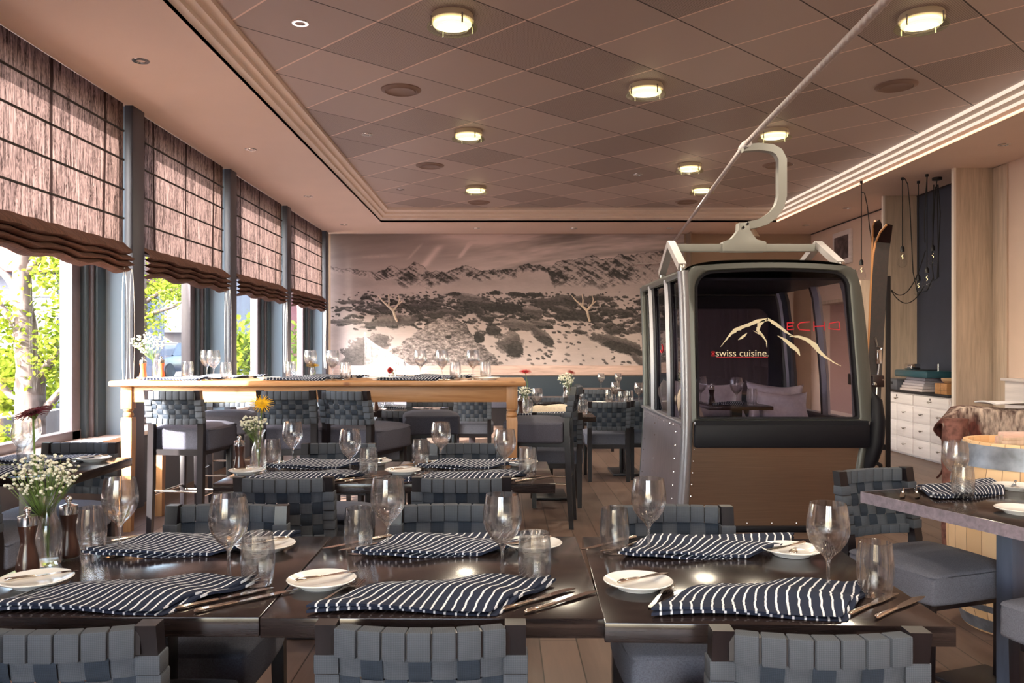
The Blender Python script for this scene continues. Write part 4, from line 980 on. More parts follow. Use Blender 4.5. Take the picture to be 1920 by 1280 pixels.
gerbera((-1.49, 6.5, ZB+.02), P(586, 685, 6.5), (.1, -.3, 1), .05, yel, ctry, 'small yellow flower in the middle of the pine bar table')
VS.put((-.87, 6.5, ZB), 0, 'low glass vase with a red flower on the pine bar table', 'vases', scale=(.7, .7, .35))
gerbera((-.87, 6.5, ZB+.02), P(731, 694, 6.5), (.5, -1, .1), .05, red, ctr, 'small red flower on the right half of the pine bar table')
VS.put((.21, 7.5, Z), 0, 'clear vase with a red flower behind the bar table end', 'vases')
gerbera((.21, 7.5, Z+.02), P(985, 697, 7.5), (0, -.4, 1), .058, red, ctr, 'bright red gerbera in the vase behind the bar table end')
babys((.21, 7.5, Z+.03), P(983, 732, 7.5), .065, 60, 'white blossoms under the bright red gerbera', 12, br=.008)
VS.put((.74, 9.3, Z), 0, 'clear vase with white blossoms on the pale far table', 'vases')
babys((.74, 9.3, Z+.03), P(1062, 710, 9.3), .11, 90, 'white blossoms on the pale far table near the aisle', 15, br=.011)
gerbera((.74, 9.3, Z+.02), P(1071, 698, 9.3), (.3, -.6, 1), .05, petals_mat('petal_rust', srgb(150, 50, 40)), ctr, 'rust coloured flower above the far white blossoms')
# cream sheepskin cushions
M['cream_fur'] = plain('cream_fur', srgb(226, 208, 186), .95, noise=.1, nscale=60, bump=.6)
def pillow(name, loc, sx, sy, sz, rot, mat, lab, cat='cushion', group=None):
    def f(u, v, s=1):
        a, b = u*2-1, v*2-1; k = (1-a**4)*(1-b**4)
        return Vector((a*sx*(1-.10*(1-b*b)), b*sy*(1-.20*(1-a*a)-.10*a), s*sz*max(0, k)**.55+.01*math.sin(a*5+b*3)))
    mb = MB(); mb.grid(lambda u, v: f(u, v, 1), 20, 16); mb.grid(lambda u, v: f(1-u, v, -1), 20, 16)
    bmesh.ops.remove_doubles(mb.bm, verts=mb.bm.verts[:], dist=.003)
    o = mb.build(name, mat, angle=80); o.location = loc; o.rotation_euler = rot; return tag(o, lab, cat, group)
pillow('sheepskin_cushion', (.44, 7.33, .66), .27, .07, .17, (-.25, 0, .1), M['cream_fur'], 'cream sheepskin cushion spreading over the chair behind the bar table')
# ---------------------------------------------------------------- the cable car cabin
GD = 6.0
def interp(z, tab):
    for (a, xa), (b, xb) in zip(tab, tab[1:]):
        if z <= b: t = (z-a)/(b-a); t = max(0, t); return xa+(xb-xa)*t
    return tab[-1][1]
def zpx(y, D=GD): return EYE-(y-CY)/F*D
def xpx(x, D=GD): return (x-CX)/F*D
LZ = [(.02, 1.285), (.25, 1.300), (.60, 1.322), (.80, 1.328), (1.10, 1.325), (1.45, 1.318), (1.75, 1.308), (1.92, 1.297)]
RZ = [(.02, 2.52), (.25, 2.60), (.60, 2.66), (.80, 2.70), (1.10, 2.685), (1.45, 2.655), (1.75, 2.62), (1.92, 2.57)]
def xl(z): return interp(z, LZ)
def xr(z): return interp(z, RZ)
GF0, GB0 = 6.02, 7.78
M['cabin_frame'] = plain('cabin_frame', srgb(92, 94, 92), .4, .5)
M['cabin_grey'] = plain('cabin_grey', srgb(150, 150, 158), .35, .6)
M['cabin_dark'] = plain('cabin_dark', srgb(22, 24, 40), .45)
def brushed(name, c, ax=(2, 2, 160), rough=.38, met=.75):
    m, nt, b = nodes(name); tc = N(nt, 'TexCoord'); mp = N(nt, 'Mapping'); mp.inputs['Scale'].default_value = ax; nz = N(nt, 'TexNoise'); nz.inputs['Scale'].default_value = 1.5; nz.inputs['Detail'].default_value = 6
    nt.links.new(tc.outputs['Object'], mp.inputs[0]); nt.links.new(mp.outputs[0], nz.inputs['Vector'])
    nt.links.new(mixc(nt, nz.outputs[0], tuple(x*.7 for x in c), tuple(min(1, x*1.3) for x in c)), b.inputs['Base Color'])
    b.inputs['Roughness'].default_value = rough; b.inputs['Metallic'].default_value = met; b.inputs['Anisotropic'].default_value = .5
    bp = N(nt, 'Bump'); bp.inputs['Strength'].default_value = .12; bp.inputs['Distance'].default_value = .001; nt.links.new(nz.outputs[0], bp.inputs['Height']); nt.links.new(bp.outputs[0], b.inputs['Normal']); return m
M['bronze'] = brushed('brushed_bronze', srgb(134, 112, 97), rough=.3); M['alu'] = brushed('worn_aluminium', srgb(160, 152, 158), (1.5, 40, 3), .42, .7)
cab = empty('cable_car_cabin', (1.95, 6.9, 0), 0, 'grey and bronze cable car cabin with tinted window and ECHO lettering', 'cable car')
def cb(mb, name, mat, parent=None, **k):
    o = mb.build(name, mat, parent or cab, **k)
    if parent is None: o.location = (-1.95, -6.9, 0)
    return o
zs_ = [.02, .12, .25, .42, .60, .74]
def sidefn(fx, z0, z1, y0=GF0, y1=GB0, bulge=0):
    return lambda u, v: Vector((fx(z0+v*(z1-z0))+bulge*math.sin(u*PI), y0+u*(y1-y0), z0+v*(z1-z0)))
# lower shell
cb(MB().prism([(xl(z), GF0-.004, z) for z in (.035, .25, .60, .80)]+[(xr(z)-.04, GF0-.004, z) for z in (.80, .60, .25, .035)], (0, .02, 0)), 'front_panel', M['bronze'], smooth=False)
for fx, s, nm in ((xl, 1, 'side_panel'), (xr, -1, 'side_panel')):
    q = MB(); q.grid(sidefn(fx, .035, .775, bulge=-.03*s), 10, 10); q.grid(sidefn(lambda z, fx=fx: fx(z)+.03*s, .035, .775, bulge=-.03*s), 10, 10)
    q.box(*sorted((fx(.78)-.02*s, fx(.78)+.05*s)), GF0, GB0, .770, .795, r=.004, mi=1)
    cb(q, nm, [M['alu'], M['cabin_grey']])
q = MB().prism([(xl(z), GB0-.01, z) for z in (.035, .3, .80)]+[(xr(z), GB0-.01, z) for z in (.80, .3, .035)], (0, .02, 0)); cb(q, 'back_panel', M['cabin_dark'])
cb(MB().box(1.30, 2.60, GF0, GB0, .03, .08), 'cabin_floor', M['black'])
cb(MB().box(1.24, 2.58, GF0-.03, GB0+.02, 0, .045, r=.01), 'skid', M['black_rubber'])
# corner posts (front left round tube visible, others)
def post(fx, y, off, r, mat, zt=1.90):
    return MB().tube([(fx(z)+off, y, z) for z in [.03+i*(zt-.03)/14 for i in range(15)]], r, 14)
q = post(xl, GF0+.005, .018, .042, None); cb(q, 'corner_post', M['cabin_grey'])
q = post(xr, GF0+.02, -.035, .040, None); cb(q, 'corner_post', M['cabin_frame'])
q = post(xl, GB0, .03, .035, None); cb(q, 'corner_post', M['cabin_frame'])
q = post(xr, GB0, -.03, .035, None); cb(q, 'corner_post', M['cabin_frame'])
# front window surround: a rounded ring
def rring(x0a, x1a, z0a, z1a, rt, rb, x0b=None, x1b=None, crown=0, n=8):
    """rounded rect, top corner radii rt, bottom rb; b = widths at top"""
    x0b = x0a if x0b is None else x0b; x1b = x1a if x1b is None else x1b; pts = []
    def arc(cx, cz, r, a0): return [(cx+r*math.cos(a0+PI/2*k/n), cz+r*math.sin(a0+PI/2*k/n)) for k in range(n+1)]
    pts += arc(x1a-rb, z0a+rb, rb, -PI/2)
    for k in range(1, 8): pts.append((x1a+(x1b-x1a)*k/8, z0a+rb+(z1a-rt-z0a-rb)*k/8))
    pts += arc(x1b-rt, z1a-rt, rt, 0)
    for k in range(1, 12): pts.append((x1b-rt+(x0b+rt-x1b+rt)*k/12, z1a))
    pts += arc(x0b+rt, z1a-rt, rt, PI/2)
    for k in range(1, 8): pts.append((x0b+(x0a-x0b)*k/8, z1a-rt+(z0a+rb-z1a+rt)*k/8))
    pts += arc(x0a+rb, z0a+rb, rb, PI)
    for k in range(1, 6): pts.append((x0a+rb+(x1a-x0a-2*rb)*k/6, z0a))
    xm = (x0b+x1b)/2; hw = (x1b-x0b)/2
    return [(x, z+(crown*(1-((x-xm)/hw)**2) if z > z1a-rt*1.01 else 0)) for x, z in pts]
def rpt(pts, y): return [Vector((x, y, z)) for x, z in pts]
outer = rring(xpx(1294), xpx(1637), zpx(793), zpx(499), .075, .01, xpx(1285), xpx(1610), crown=.035)
inner = rring(xpx(1307), xpx(1611), zpx(785), zpx(511), .11, .02, xpx(1303), xpx(1592), crown=.025)
inner2 = rring(xpx(1311), xpx(1607), zpx(782), zpx(515), .105, .018, xpx(1307), xpx(1588), crown=.025)
def ringloft(rings, mi=0):
    t = bmesh.new(); R = [[t.verts.new(p) for p in r] for r in rings]; n = len(R[0])
    for A, B in zip(R, R[1:]):
        for k in range(n): t.faces.new((A[k], A[(k+1) % n], B[(k+1) % n], B[k]))
    bmesh.ops.recalc_face_normals(t, faces=t.faces[:]); return t
q = MB(); q._merge(ringloft([rpt(outer, GF0+.10), rpt(outer, GF0+.02), rpt([(a[0]*.85+b[0]*.15, a[1]*.85+b[1]*.15) for a, b in zip(outer, inner)], GF0-.025), rpt([(a[0]*.2+b[0]*.8, a[1]*.2+b[1]*.8) for a, b in zip(outer, inner)], GF0-.035), rpt(inner, GF0-.025), rpt(inner, GF0+.03)]))
cb(q, 'window_surround', M['cabin_frame'], angle=50)
q = MB(); q._merge(ringloft([rpt(inner, GF0-.028), rpt(inner, GF0-.034), rpt(inner2, GF0-.030), rpt(inner2, GF0+.02)])); cb(q, 'window_seal', M['black_rubber'])
t = bmesh.new(); t.faces.new([t.verts.new(p) for p in rpt(inner2, GF0-.012)]); q = MB(); q._merge(t)
glass = cb(q, 'front_window', M['tinted'], smooth=False)
# bumper band and trim under the window
cb(MB().box(xpx(1300), xpx(1626), GF0-.075, GF0-.02, zpx(838), zpx(795), r=.012).box(xpx(1302), xpx(1624), GF0-.062, GF0-.02, zpx(797), zpx(788)), 'bumper', M['black_rubber'])
cb(MB().box(xpx(1300), xpx(1628), GF0-.05, GF0-.03, zpx(795), zpx(790), r=.002), 'bumper_trim', M['cabin_grey'])
# round rubber fender down the right side
q = MB().tube([P(1634, 735, 6.05), P(1641, 752, 6.03), P(1644, 790, 6.02), P(1641, 830, 6.02), P(1632, 862, 6.02), P(1622, 884, 6.04)], [.015, .05, .06, .062, .055, .03], 14)
cb(q, 'side_fender', M['black_rubber'])
q = MB(); 
for (a, b) in (((1634, 862), (1632, 905)), ((1632, 925), (1612, 985))):
    q.tube([P(a[0], a[1], 6.25), P(a[0]+17, a[1]+10, 6.25), P(a[0]+18, a[1]+30, 6.25), P(b[0], b[1]+(0 if a[1] < 900 else -5), 6.2)], .016, 8)
cb(q, 'door_step_bar', M['black'])
# rivets
rv = MB()
def rivet(p, nrm=(0, -1, 0), r=.006): rv.ball(p, r, 1)
for k in range(5): rivet(Vector((xpx(1316+72*k), GF0-.052, zpx(793))))
for k in range(9): rivet(Vector((xr(.56-.06*k)-.055, GF0-.006, .57-.065*k))); rivet(Vector((xl(.58-.1*k if k < 6 else .1)+.075, GF0-.006, .60-.085*(k if k < 7 else 6))))
for k in range(7): rivet(Vector((1.42+.18*k, GF0-.006, .065)))
for j in range(7):
    for fy in (6.25, 7.0, 7.6): z = .70-.1*j; rivet(Vector((xl(z)-.03*math.sin((fy-GF0)/(GB0-GF0)*PI)-.003, fy, z)))
for k in range(16): fy = 6.12+k*.105; rivet(Vector((xl(.755)-.03*math.sin((fy-GF0)/(GB0-GF0)*PI)-.003, fy, .752)), r=.0045)
cb(rv, 'rivets', M['chrome'])['kind'] = 'stuff'
# roof
def roof(u, v, top=True):
    x = 1.30+u*(2.575-1.30); y = GF0+v*(GB0-GF0); return Vector((x, y, 1.885+.085*(1-(2*u-1)**4)**.7+.01))
q = MB().grid(roof, 24, 6); q.grid(lambda u, v: roof(1-u, v)-Vector((0, 0, .05)), 24, 6)
q.box(1.30, 1.35, GF0, GB0, 1.855, 1.905, r=.01).box(2.52, 2.575, GF0, GB0, 1.855, 1.905, r=.01).box(1.31, 2.57, GB0-.04, GB0, 1.82, 1.92, r=.01)
cb(q, 'roof', M['cabin_frame'])
# side window mullions and panes on the left, open door side on the right
for y, wd in ((7.33, .035), (7.20, .02), (6.62, .035), (6.50, .02)):
    cb(MB().tube([(xl(z)+.015, y, z) for z in (.79, 1.1, 1.45, 1.75, 1.88)], wd/1.4, 4), 'mullion', M['cabin_grey'] if wd > .03 else M['cabin_dark'])
q = MB(); q.grid(sidefn(lambda z: xl(z)+.03, .795, 1.87, GF0+.05, GB0-.05), 4, 6); cb(q, 'side_window', M['tinted'])
for y, wd, mt in ((6.20, .03, 'cabin_grey'), (6.75, .045, 'cabin_grey'), (6.82, .03, 'cabin_dark'), (7.5, .05, 'cabin_dark'), (7.62, .03, 'cabin_grey')):
    cb(MB().tube([(xr(z)-.05, y, z) for z in (.79, 1.1, 1.45, 1.75, 1.86)], wd/1.4, 4), 'door_post', M[mt])
# rear window frame
o2 = rring(1.36, 2.62, .80, 1.86, .08, .02); i2 = rring(1.46, 2.50, .90, 1.70, .10, .04)
q = MB(); q._merge(ringloft([rpt(o2, GB0-.03), rpt(i2, GB0-.03), rpt(i2, GB0), rpt(o2, GB0)])); cb(q, 'rear_frame', M['cabin_dark'])
t = bmesh.new(); t.faces.new([t.verts.new(p) for p in rpt(i2, GB0-.015)]); q = MB(); q._merge(t); cb(q, 'rear_window', M['dark_tint'], smooth=False)
cb(MB().box(1.34, 2.58, GF0+.06, GB0-.04, 1.835, 1.853), 'ceiling_lining', M['cabin_dark'])
# lettering and mountain drawing on the glass
M['decal'] = plain('decal_cream', srgb(226, 218, 192), .6); M['decal_red'] = plain('decal_red', srgb(206, 24, 48), .5)
M['decal'].node_tree.nodes['Principled BSDF'].inputs['Specular IOR Level'].default_value = .1
YD = GF0-.016
def stroke(q, pts, rough=True, seed=1):
    rnd = random.Random(seed); P2 = []
    for i in range(len(pts)-1):
        (x0, y0, w0), (x1, y1, w1) = pts[i], pts[i+1]; n = 6
        for k in range(n): t = k/n; P2.append((x0+(x1-x0)*t, y0+(y1-y0)*t, w0+(w1-w0)*t))
    P2.append(pts[-1]); Lf = []; Rt = []
    for i, (x, y, w_) in enumerate(P2):
        a = P2[max(i-1, 0)]; b = P2[min(i+1, len(P2)-1)]; dx, dy = b[0]-a[0], b[1]-a[1]; l = math.hypot(dx, dy); nx, ny = -dy/l, dx/l
        j = rnd.uniform(-.5, .9)*min(w_, 4)*.35 if rough else 0
        Lf.append((x-nx*w_/2, y-ny*w_/2)); Rt.append((x+nx*(w_/2+j), y+ny*(w_/2+j)))
    for i in range(len(P2)-1):
        q.poly([Vector((xpx(a[0], YD), YD, zpx(a[1], YD))) for a in (Lf[i], Lf[i+1], Rt[i+1], Rt[i])])
q = MB(); stroke(q, [(1351, 650, .6), (1362, 636, 2.2), (1370, 626, 4), (1378, 619, 7), (1392, 613, 6), (1406, 608, 6.5), (1420, 602, 7), (1440, 598, 4)]); cb(q, 'mountain_stroke', M['decal'], smooth=False)
q = MB(); stroke(q, [(1438, 597, 4), (1453, 606, 6), (1465, 615, 5), (1480, 626, 2.5), (1490, 631, .8)], seed=2); cb(q, 'mountain_stroke', M['decal'], smooth=False)
q = MB(); stroke(q, [(1434, 600, 4), (1424, 608, 7), (1421, 619, 5), (1430, 629, 3.5), (1437, 640, 2), (1438, 651, .6)], seed=3); cb(q, 'mountain_stroke', M['decal'], smooth=False)
q = MB(); stroke(q, [(1412, 620, .6), (1420, 624, 1.5), (1430, 629, 1.5)], seed=4); cb(q, 'mountain_stroke', M['decal'], smooth=False)
q = MB(); stroke(q, [(1384, 637, .6), (1393, 631, 4.5), (1401, 624, .6)], seed=5); cb(q, 'mountain_stroke', M['decal'], smooth=False)
q = MB(); stroke(q, [(1458, 629, .6), (1472, 637, 5), (1486, 649, 8), (1496, 657, 6), (1500, 667, 1)], seed=6); cb(q, 'mountain_stroke', M['decal'], smooth=False)
q = MB(); stroke(q, [(1480, 630, .8), (1497, 631, 5), (1514, 637, 7), (1529, 648, 9), (1536, 659, 7), (1548, 669, 4), (1563, 679, 2.2), (1577, 686, .6)], seed=7); cb(q, 'mountain_stroke', M['decal'], smooth=False)
t1 = text_mesh('swiss cuisine.', M['decal'], xpx(1342, YD), xpx(1441, YD), zpx(668, YD), (668-656)/F*YD, YD, cab, 'lettering'); t1.location = (-1.95, -6.9, 0)
q = MB()   # red hand drawn capitals, and the small red mark beside the cream words
def seg(a, b, w_=2.0): q.poly([Vector((xpx(x, YD), YD-.001, zpx(y, YD))) for x, y in quad(a, b, w_)])
def quad(a, b, w_):
    dx, dy = b[0]-a[0], b[1]-a[1]; l = math.hypot(dx, dy) or 1; nx, ny = -dy/l*w_/2, dx/l*w_/2
    return [(a[0]-nx, a[1]-ny), (b[0]-nx, b[1]-ny), (b[0]+nx, b[1]+ny), (a[0]+nx, a[1]+ny)]
for a, b in (((1476, 605), (1476, 619)), ((1475, 605), (1489, 605)), ((1477, 612), (1487, 611)), ((1476, 618), (1489, 617)),
             ((1500, 605), (1518, 603)), ((1500, 605), (1495, 611)), ((1495, 611), (1499, 618)), ((1499, 618), (1519, 619)), ((1526, 602), (1526, 621)), ((1526, 612), (1544, 611)), ((1545, 603), (1546, 619)),
             ((1555, 606), (1572, 603)), ((1555, 606), (1554, 616)), ((1554, 616), (1574, 618)), ((1573, 603), (1575, 618))): seg(a, b, 1.7)
for a, b in (((1337, 658), (1337, 668)), ((1334, 660), (1340, 660)), ((1334, 666), (1340, 666))): seg(a, b, 3.4)
seg((1343, 669.5), (1440, 669.5), .7)
cb(q, 'red_lettering', M['decal_red'], smooth=False)
# a bit of red lettering and line on the side pane
cb(MB().tube([(xl(1.2)+.024, 7.0+.05*math.cos(a), 1.33+.035*math.sin(a)) for a in [i*PI/10+PI/2 for i in range(15)]], .004, 4), 'side_lettering', M['decal_red'])

# interior: benches with pale cushions, a little table laid for two
M['pale'] = plain('pale_linen', srgb(236, 226, 230), .9, noise=.08, nscale=40, bump=.3)
cb(MB().box(1.42, 2.50, 7.35, 7.70, .08, .50, r=.01).box(1.38, 1.70, 6.2, 7.35, .08, .50, r=.01).box(2.30, 2.55, 6.9, 7.35, .08, .50, r=.01), 'bench', M['cabin_dark'])
for loc, sx, sy, sz, rot, lab in (((1.80, 7.25, .86), .34, .20, .09, (1.2, 0, .05), 'wide pale cushion at the left back inside the cabin'), ((2.36, 7.15, .86), .24, .18, .09, (1.3, 0, -.2), 'pale cushion behind the right part of the cabin window'), ((2.28, 6.72, .83), .24, .16, .08, (1.35, 0, .25), 'pale cushion with folded corner, right of the cabin table'), ((1.45, 6.42, .86), .16, .20, .08, (1.3, 0, 1.5), 'cream cushion pressed against the cabin side window'), ((1.47, 7.30, .88), .10, .18, .07, (1.3, 0, 1.5), 'cream cushion standing at the back left of the cabin')):
    pillow('cushion', loc, sx, sy, sz, rot, M['cream_fur'] if 'cream' in lab else M['pale'], lab, group='cabin cushions')
ct = empty('cabin_table', (1.93, 6.62, 0), 0, 'small wooden table inside the cabin set with two glasses', 'table')
MB().box(-.33, .17, -.22, .25, .855, .885, r=.004).build('table_top', M['mill_wood'], ct); MB().box(-.10, -.02, -.03, .03, .08, .855).build('pedestal', M['dark_wood'], ct)
GW.put((1.84, 6.50, .886), 0, 'stemmed wine glass on the table inside the cabin', 'wine glasses'); GW.put((1.62, 6.75, .886), 0, 'stemmed wine glass at the left window edge inside the cabin', 'wine glasses'); GT.put((1.97, 6.52, .886), 0, 'water tumbler on the table inside the cabin', 'water tumblers')
GN.put((1.80, 6.44, .886), .2, 'striped napkin on the table inside the cabin', 'striped napkins', scale=(.6, .6, 1))
MP.put((1.66, 6.56, .886), 0, 'dark wood pepper mill seen through the cabin side window', 'dark wood mills')
pole_m = plain('bamboo', srgb(150, 120, 100), .5)
for x0, x1, l in ((1446, 1480, 'left'), (1472, 1492, 'right')):
    q = MB(); a = P(x0+4, 575, 8.2); b = P(x1, 745, 8.0); b.z = .002; r = empty('ski_pole', (0, 0, 0), 0, 'old bamboo ski pole seen through the cabin window, %s one' % l, 'ski pole', 'bamboo ski poles')
    MB().tube([a, b], .010, 8).build('shaft', pole_m, r); MB().tube([a, a.lerp(b, .09)], .017, 8).build('grip', M['mill_orange'], r)
    c = a.lerp(b, .9); MB().tube([c+Vector((.06*math.cos(t*PI/8), .06*math.sin(t*PI/8), 0)) for t in range(17)], .005, 6, cap=False).build('basket', M['black'], r)

# hanger, spreader bar, struts
HD = 6.62; hg = empty('cabin_hanger', (0, 0, 0), 0, 'pale grey hanger arm carrying the cabin from the cable', 'hanger')
M['hanger'] = plain('hanger_paint', srgb(150, 150, 146), .4, .1); M['hanger_l'] = plain('hanger_light', srgb(206, 202, 204), .4, .1)
arm = [(1392, 279), (1420, 276), (1446, 279), (1458, 286), (1465, 300), (1465, 330), (1465, 368), (1460, 388), (1449, 403), (1434, 414), (1418, 420), (1402, 423)]
MB().flatbar([P(x, y, HD) for x, y in arm], [.05, .055, .06, .065, .068, .068, .068, .07, .07, .07, .062, .06], .07, (0, 1, 0)).build('arm', M['hanger'], hg)
bell = [(1386, 417), (1405, 417), (1407, 431), (1412, 440), (1420, 449), (1437, 453), (1438, 471), (1355, 471), (1356, 453), (1372, 447), (1380, 438), (1385, 431)]
MB().prism([P(x, y, HD-.05) for x, y in bell], (0, .10, 0), r=.003).build('bell_plate', M['hanger'], hg)
MB().prism([P(x, y, HD-.03) for x, y in ((1256, 457), (1536, 457), (1536, 471), (1272, 471))], (0, .06, 0), r=.003).build('spreader_bar', M['hanger'], hg)
for ax in ((1258, 459, [(1279, 500, 6.12), (1241, 513, 7.25)]), (1534, 460, [(1576, 496, 6.12), (1506, 492, 7.25)])):
    a = P(ax[0], ax[1], HD)
    for (x, y, D) in ax[2]:
        b = P(x, y, D); b.z = max(b.z, 1.93)
        MB().flatbar([a+Vector((0, 0, .01)), b], [.05, .05], .06, (1, .1, 0)).build('strut', M['hanger_l'], hg)
        MB().box(b.x-.02, b.x+.02, b.y-.03, b.y+.03, b.z-.05, b.z+.02, r=.004).build('shackle', M['steel'], hg)
for x, y in ((1402, 419), (1394, 426)): MB().ball(P(x, y, HD-.055), .012, 1).build('bolt', M['dark_wood'], hg)
# cable
cr = empty('haul_cable', (0, 0, 0), 0, 'thick twisted pale cable running overhead from the camera to the far wall', 'cable')
A0 = Vector((2.02, HD+.0, zpx(272, HD))); A0.x = xpx(1396, HD); B0 = P(1661, 0, 3.25); dirv = (B0-A0); A1 = A0+dirv*((REAR+.05-A0.y)/dirv.y)
L = (A1-A0).length; n = int(L/.008); tw = []
pts = [A0.lerp(A1, i/n) for i in range(n+1)]
rope_m = plain('rope', srgb(196, 186, 186), .6, noise=.1, nscale=60)
MB().tube(pts, .018, 14, rf=lambda i, th: .80+.34*abs(math.sin(1.5*th+i*.30))**.6).build('rope', rope_m, cr, angle=80)
C0 = P(1262, 455, 14.5)
n = 500; pts = [A0.lerp(C0, i/n)+Vector((0, 0, -.00)) for i in range(n+1)]
MB().tube(pts, .018, 10, rf=lambda i, th: 1+.14*abs(math.sin(1.5*th+i*.5))).build('rope', rope_m, cr, angle=80)
MB().tube([A0+Vector((.0, -.10, -.006)), A0, A0.lerp(C0, .018)], .030, 14).build('clamp_sleeve', M['hanger_l'], cr)
MB().tube([P(1190+k*7, 494-.035*(k-1)*k*1.0-0*k, 14.45) for k in range(11)], .012, 6).build('slack_rope', rope_m, cr)

# skis in a rack on the cabin's right side
M['ski_top'] = plain('ski_dark', srgb(34, 14, 15), .45, noise=.5, nscale=40); M['ski_edge'] = plain('ski_edge', srgb(196, 140, 92), .4)
def ski(path, wds, D, lab, side=.012):
    r = empty('wooden_ski', (0, 0, 0), 0, lab, 'ski', 'old wooden skis')
    pp = [P(x, y, D-.15*max(0, 1-i*.5)) for i, (x, y) in enumerate(path)]
    MB().flatbar(pp, [w_/F*D for w_ in wds], .02, (-.25, -1, 0)).build('ski_body', M['ski_top'], r)
    MB().tube([p-Vector((w_/F*D/2+.002, .0, 0)) for p, w_ in zip(pp, wds)], .008, 6).build('ski_edge', M['ski_edge'], r)
    return r, pp
r1, pp = ski([(1668, 421), (1661, 435), (1655, 455), (1651, 480), (1648, 520), (1644, 600), (1640, 680), (1637, 760), (1634, 820)], [10, 20, 26, 28, 28, 27, 26, 25, 23], 6.42, 'dark old wooden ski in front, curved tip right, leaning at the cabin side')
r2, pp2 = ski([(1645, 414), (1645, 422), (1646, 445), (1645, 480), (1642, 560), (1638, 640), (1634, 720), (1630, 800)], [8, 15, 19, 19, 18, 18, 17, 16], 6.62, 'worn old wooden ski behind the darker one, rounded pale tip')
bi = empty('ski_binding', (0, 0, 0), 0, 'metal cable ski binding hanging on the dark ski', 'binding')
MB().tube([P(1641, 632, 6.36), P(1645, 650, 6.34), P(1653, 652, 6.36), P(1646, 665, 6.34), P(1648, 682, 6.34), P(1645, 710, 6.36), P(1643, 745, 6.36)], .006, 6).build('binding_cable', M['steel'], bi)
MB().box(*sorted((xpx(1642, 6.36), xpx(1650, 6.36))), 6.33, 6.36, zpx(682, 6.36), zpx(655, 6.36), r=.004).build('toe_iron', M['steel'], bi)
rk = empty('ski_rack', (0, 0, 0), 0, 'dark iron ski holder bolted to the right side of the cabin', 'rack')
MB().box(xpx(1630, 6.3), xpx(1652, 6.3), 6.24, 6.7, zpx(725, 6.3), zpx(703, 6.3), r=.008).build('bracket', M['ski_top'], rk); MB().ball(P(1653, 712, 6.26), .022, 2).build('bolt', M['steel'], rk); MB().ball(P(1640, 720, 6.22), .016, 2).build('bolt', M['steel'], rk)
MB().box(xpx(1628, 6.4), xpx(1650, 6.4), 6.3, 6.7, .56, .60).build('foot_shelf', M['black'], rk)
# ---------------------------------------------------------------- right side of the room
# partition with black steel edge
sc_ = empty('partition_screen', (0, 0, 0), 0, 'pale wood partition panel with a black steel edge behind the skis', 'partition')
MB().box(3.86, 4.125, 8.90, 8.95, 0, 2.06, r=.002).build('panel', M['ash'], sc_); MB().box(4.125, 4.172, 8.88, 8.97, 0, 2.105, r=.002).build('edge_post', M['black'], sc_)
# whitewashed cabinet: front plane x = 5.0 facing the room
cz = .80; CF = 4.985; cabn = empty('drawer_cabinet', (5.2, 10.0, 0), 0, 'whitewashed wooden cabinet with many small drawers and dark worktop', 'cabinet')
def kb(mb, nm, mt, par=None, **k):
    o = mb.build(nm, mt, par or cabn, **k)
    if par is None: o.location = (-5.2, -10.0, 0)
    return o
kb(MB().box(CF+.012, XR-.002, 9.22, 10.86, .022, cz-.03), 'carcass', M['whitewash'], smooth=False); kb(MB().box(CF+.04, XR-.002, 9.22, 10.86, 0, .022), 'plinth', M['whitewash'])
kb(MB().box(CF-.02, XR-.002, 9.218, 10.865, cz-.03, cz, r=.003), 'worktop', M['black'])
hnd = MB()
def handle(y, z, par): MB().tube([(CF-.001, y-.03, z), (CF-.02, y-.028, z-.004), (CF-.024, y, z-.012), (CF-.02, y+.028, z-.004), (CF-.001, y+.03, z)], .006, 6).build('cup_handle', M['steel'], par)
bays = [(9.24, 10.03), (10.05, 10.85)]
for (a, b) in bays:
    d = kb(MB().box(CF, CF+.018, a, b, .635, cz-.045, r=.003), 'drawer', M['whitewash'])
    handle((a+b)/2, .70, d); MB().box(CF-.004, CF, (a+b)/2-.008, (a+b)/2+.008, .715, .74).build('lock_plate', M['dark_wood'], d)
    h = (a+b)/2
    for (c, e) in ((a, h-.005), (h+.005, b)):
        for k in range(3):
            z1 = .618-k*.197; d = kb(MB().box(CF, CF+.018, c, e, z1-.191, z1, r=.003), 'drawer', M['whitewash']); handle((c+e)/2, z1-.08, d)
# things on the worktop
tt = empty('record_player', (5.15, 10.15, cz), 0, 'old teal portable record player lying tilted on the worktop stack', 'record player')
MB().box(-.19, .17, -.48, .32, .172, .255, r=.02).build('case', plain('teal_plastic', srgb(42, 78, 92), .3), tt)
MB().lathe([(0, .262), (.12, .262), (.125, .256), (0, .256)], c=(0, -.1, 0), seg=28).build('platter', M['black_rubber'], tt)
MB().box(-.12, .0, .02, .22, .256, .33, r=.02).build('tone_arm_box', M['chrome'], tt); MB().tube([(-.02, -.42, .25), (-.02, -.42, .34)], .008, 6).build('tone_arm', M['steel'], tt)
am = empty('stereo_amplifier', (5.15, 10.62, cz), 0, 'grey stereo amplifier at the left end of the worktop', 'amplifier')
MB().box(-.16, .15, -.16, .20, 0, .13, r=.005).build('case', plain('amp_grey', srgb(92, 94, 104), .4, .4), am); MB().box(-.165, -.16, -.05, .12, .07, .10).build('display', M['black'], am)
bk = empty('magazine_stack', (5.15, 10.15, cz), 0, 'stack of pale magazines under the record player', 'magazines')
for k in range(5): MB().box(-.15+.01*k, .15, -.30, .25-.02*k, .002+.033*k, .032+.033*k, r=.002).build('magazine', plain('paper%d' % k, srgb(190-12*k, 178-10*k, 180-6*k), .7), bk)
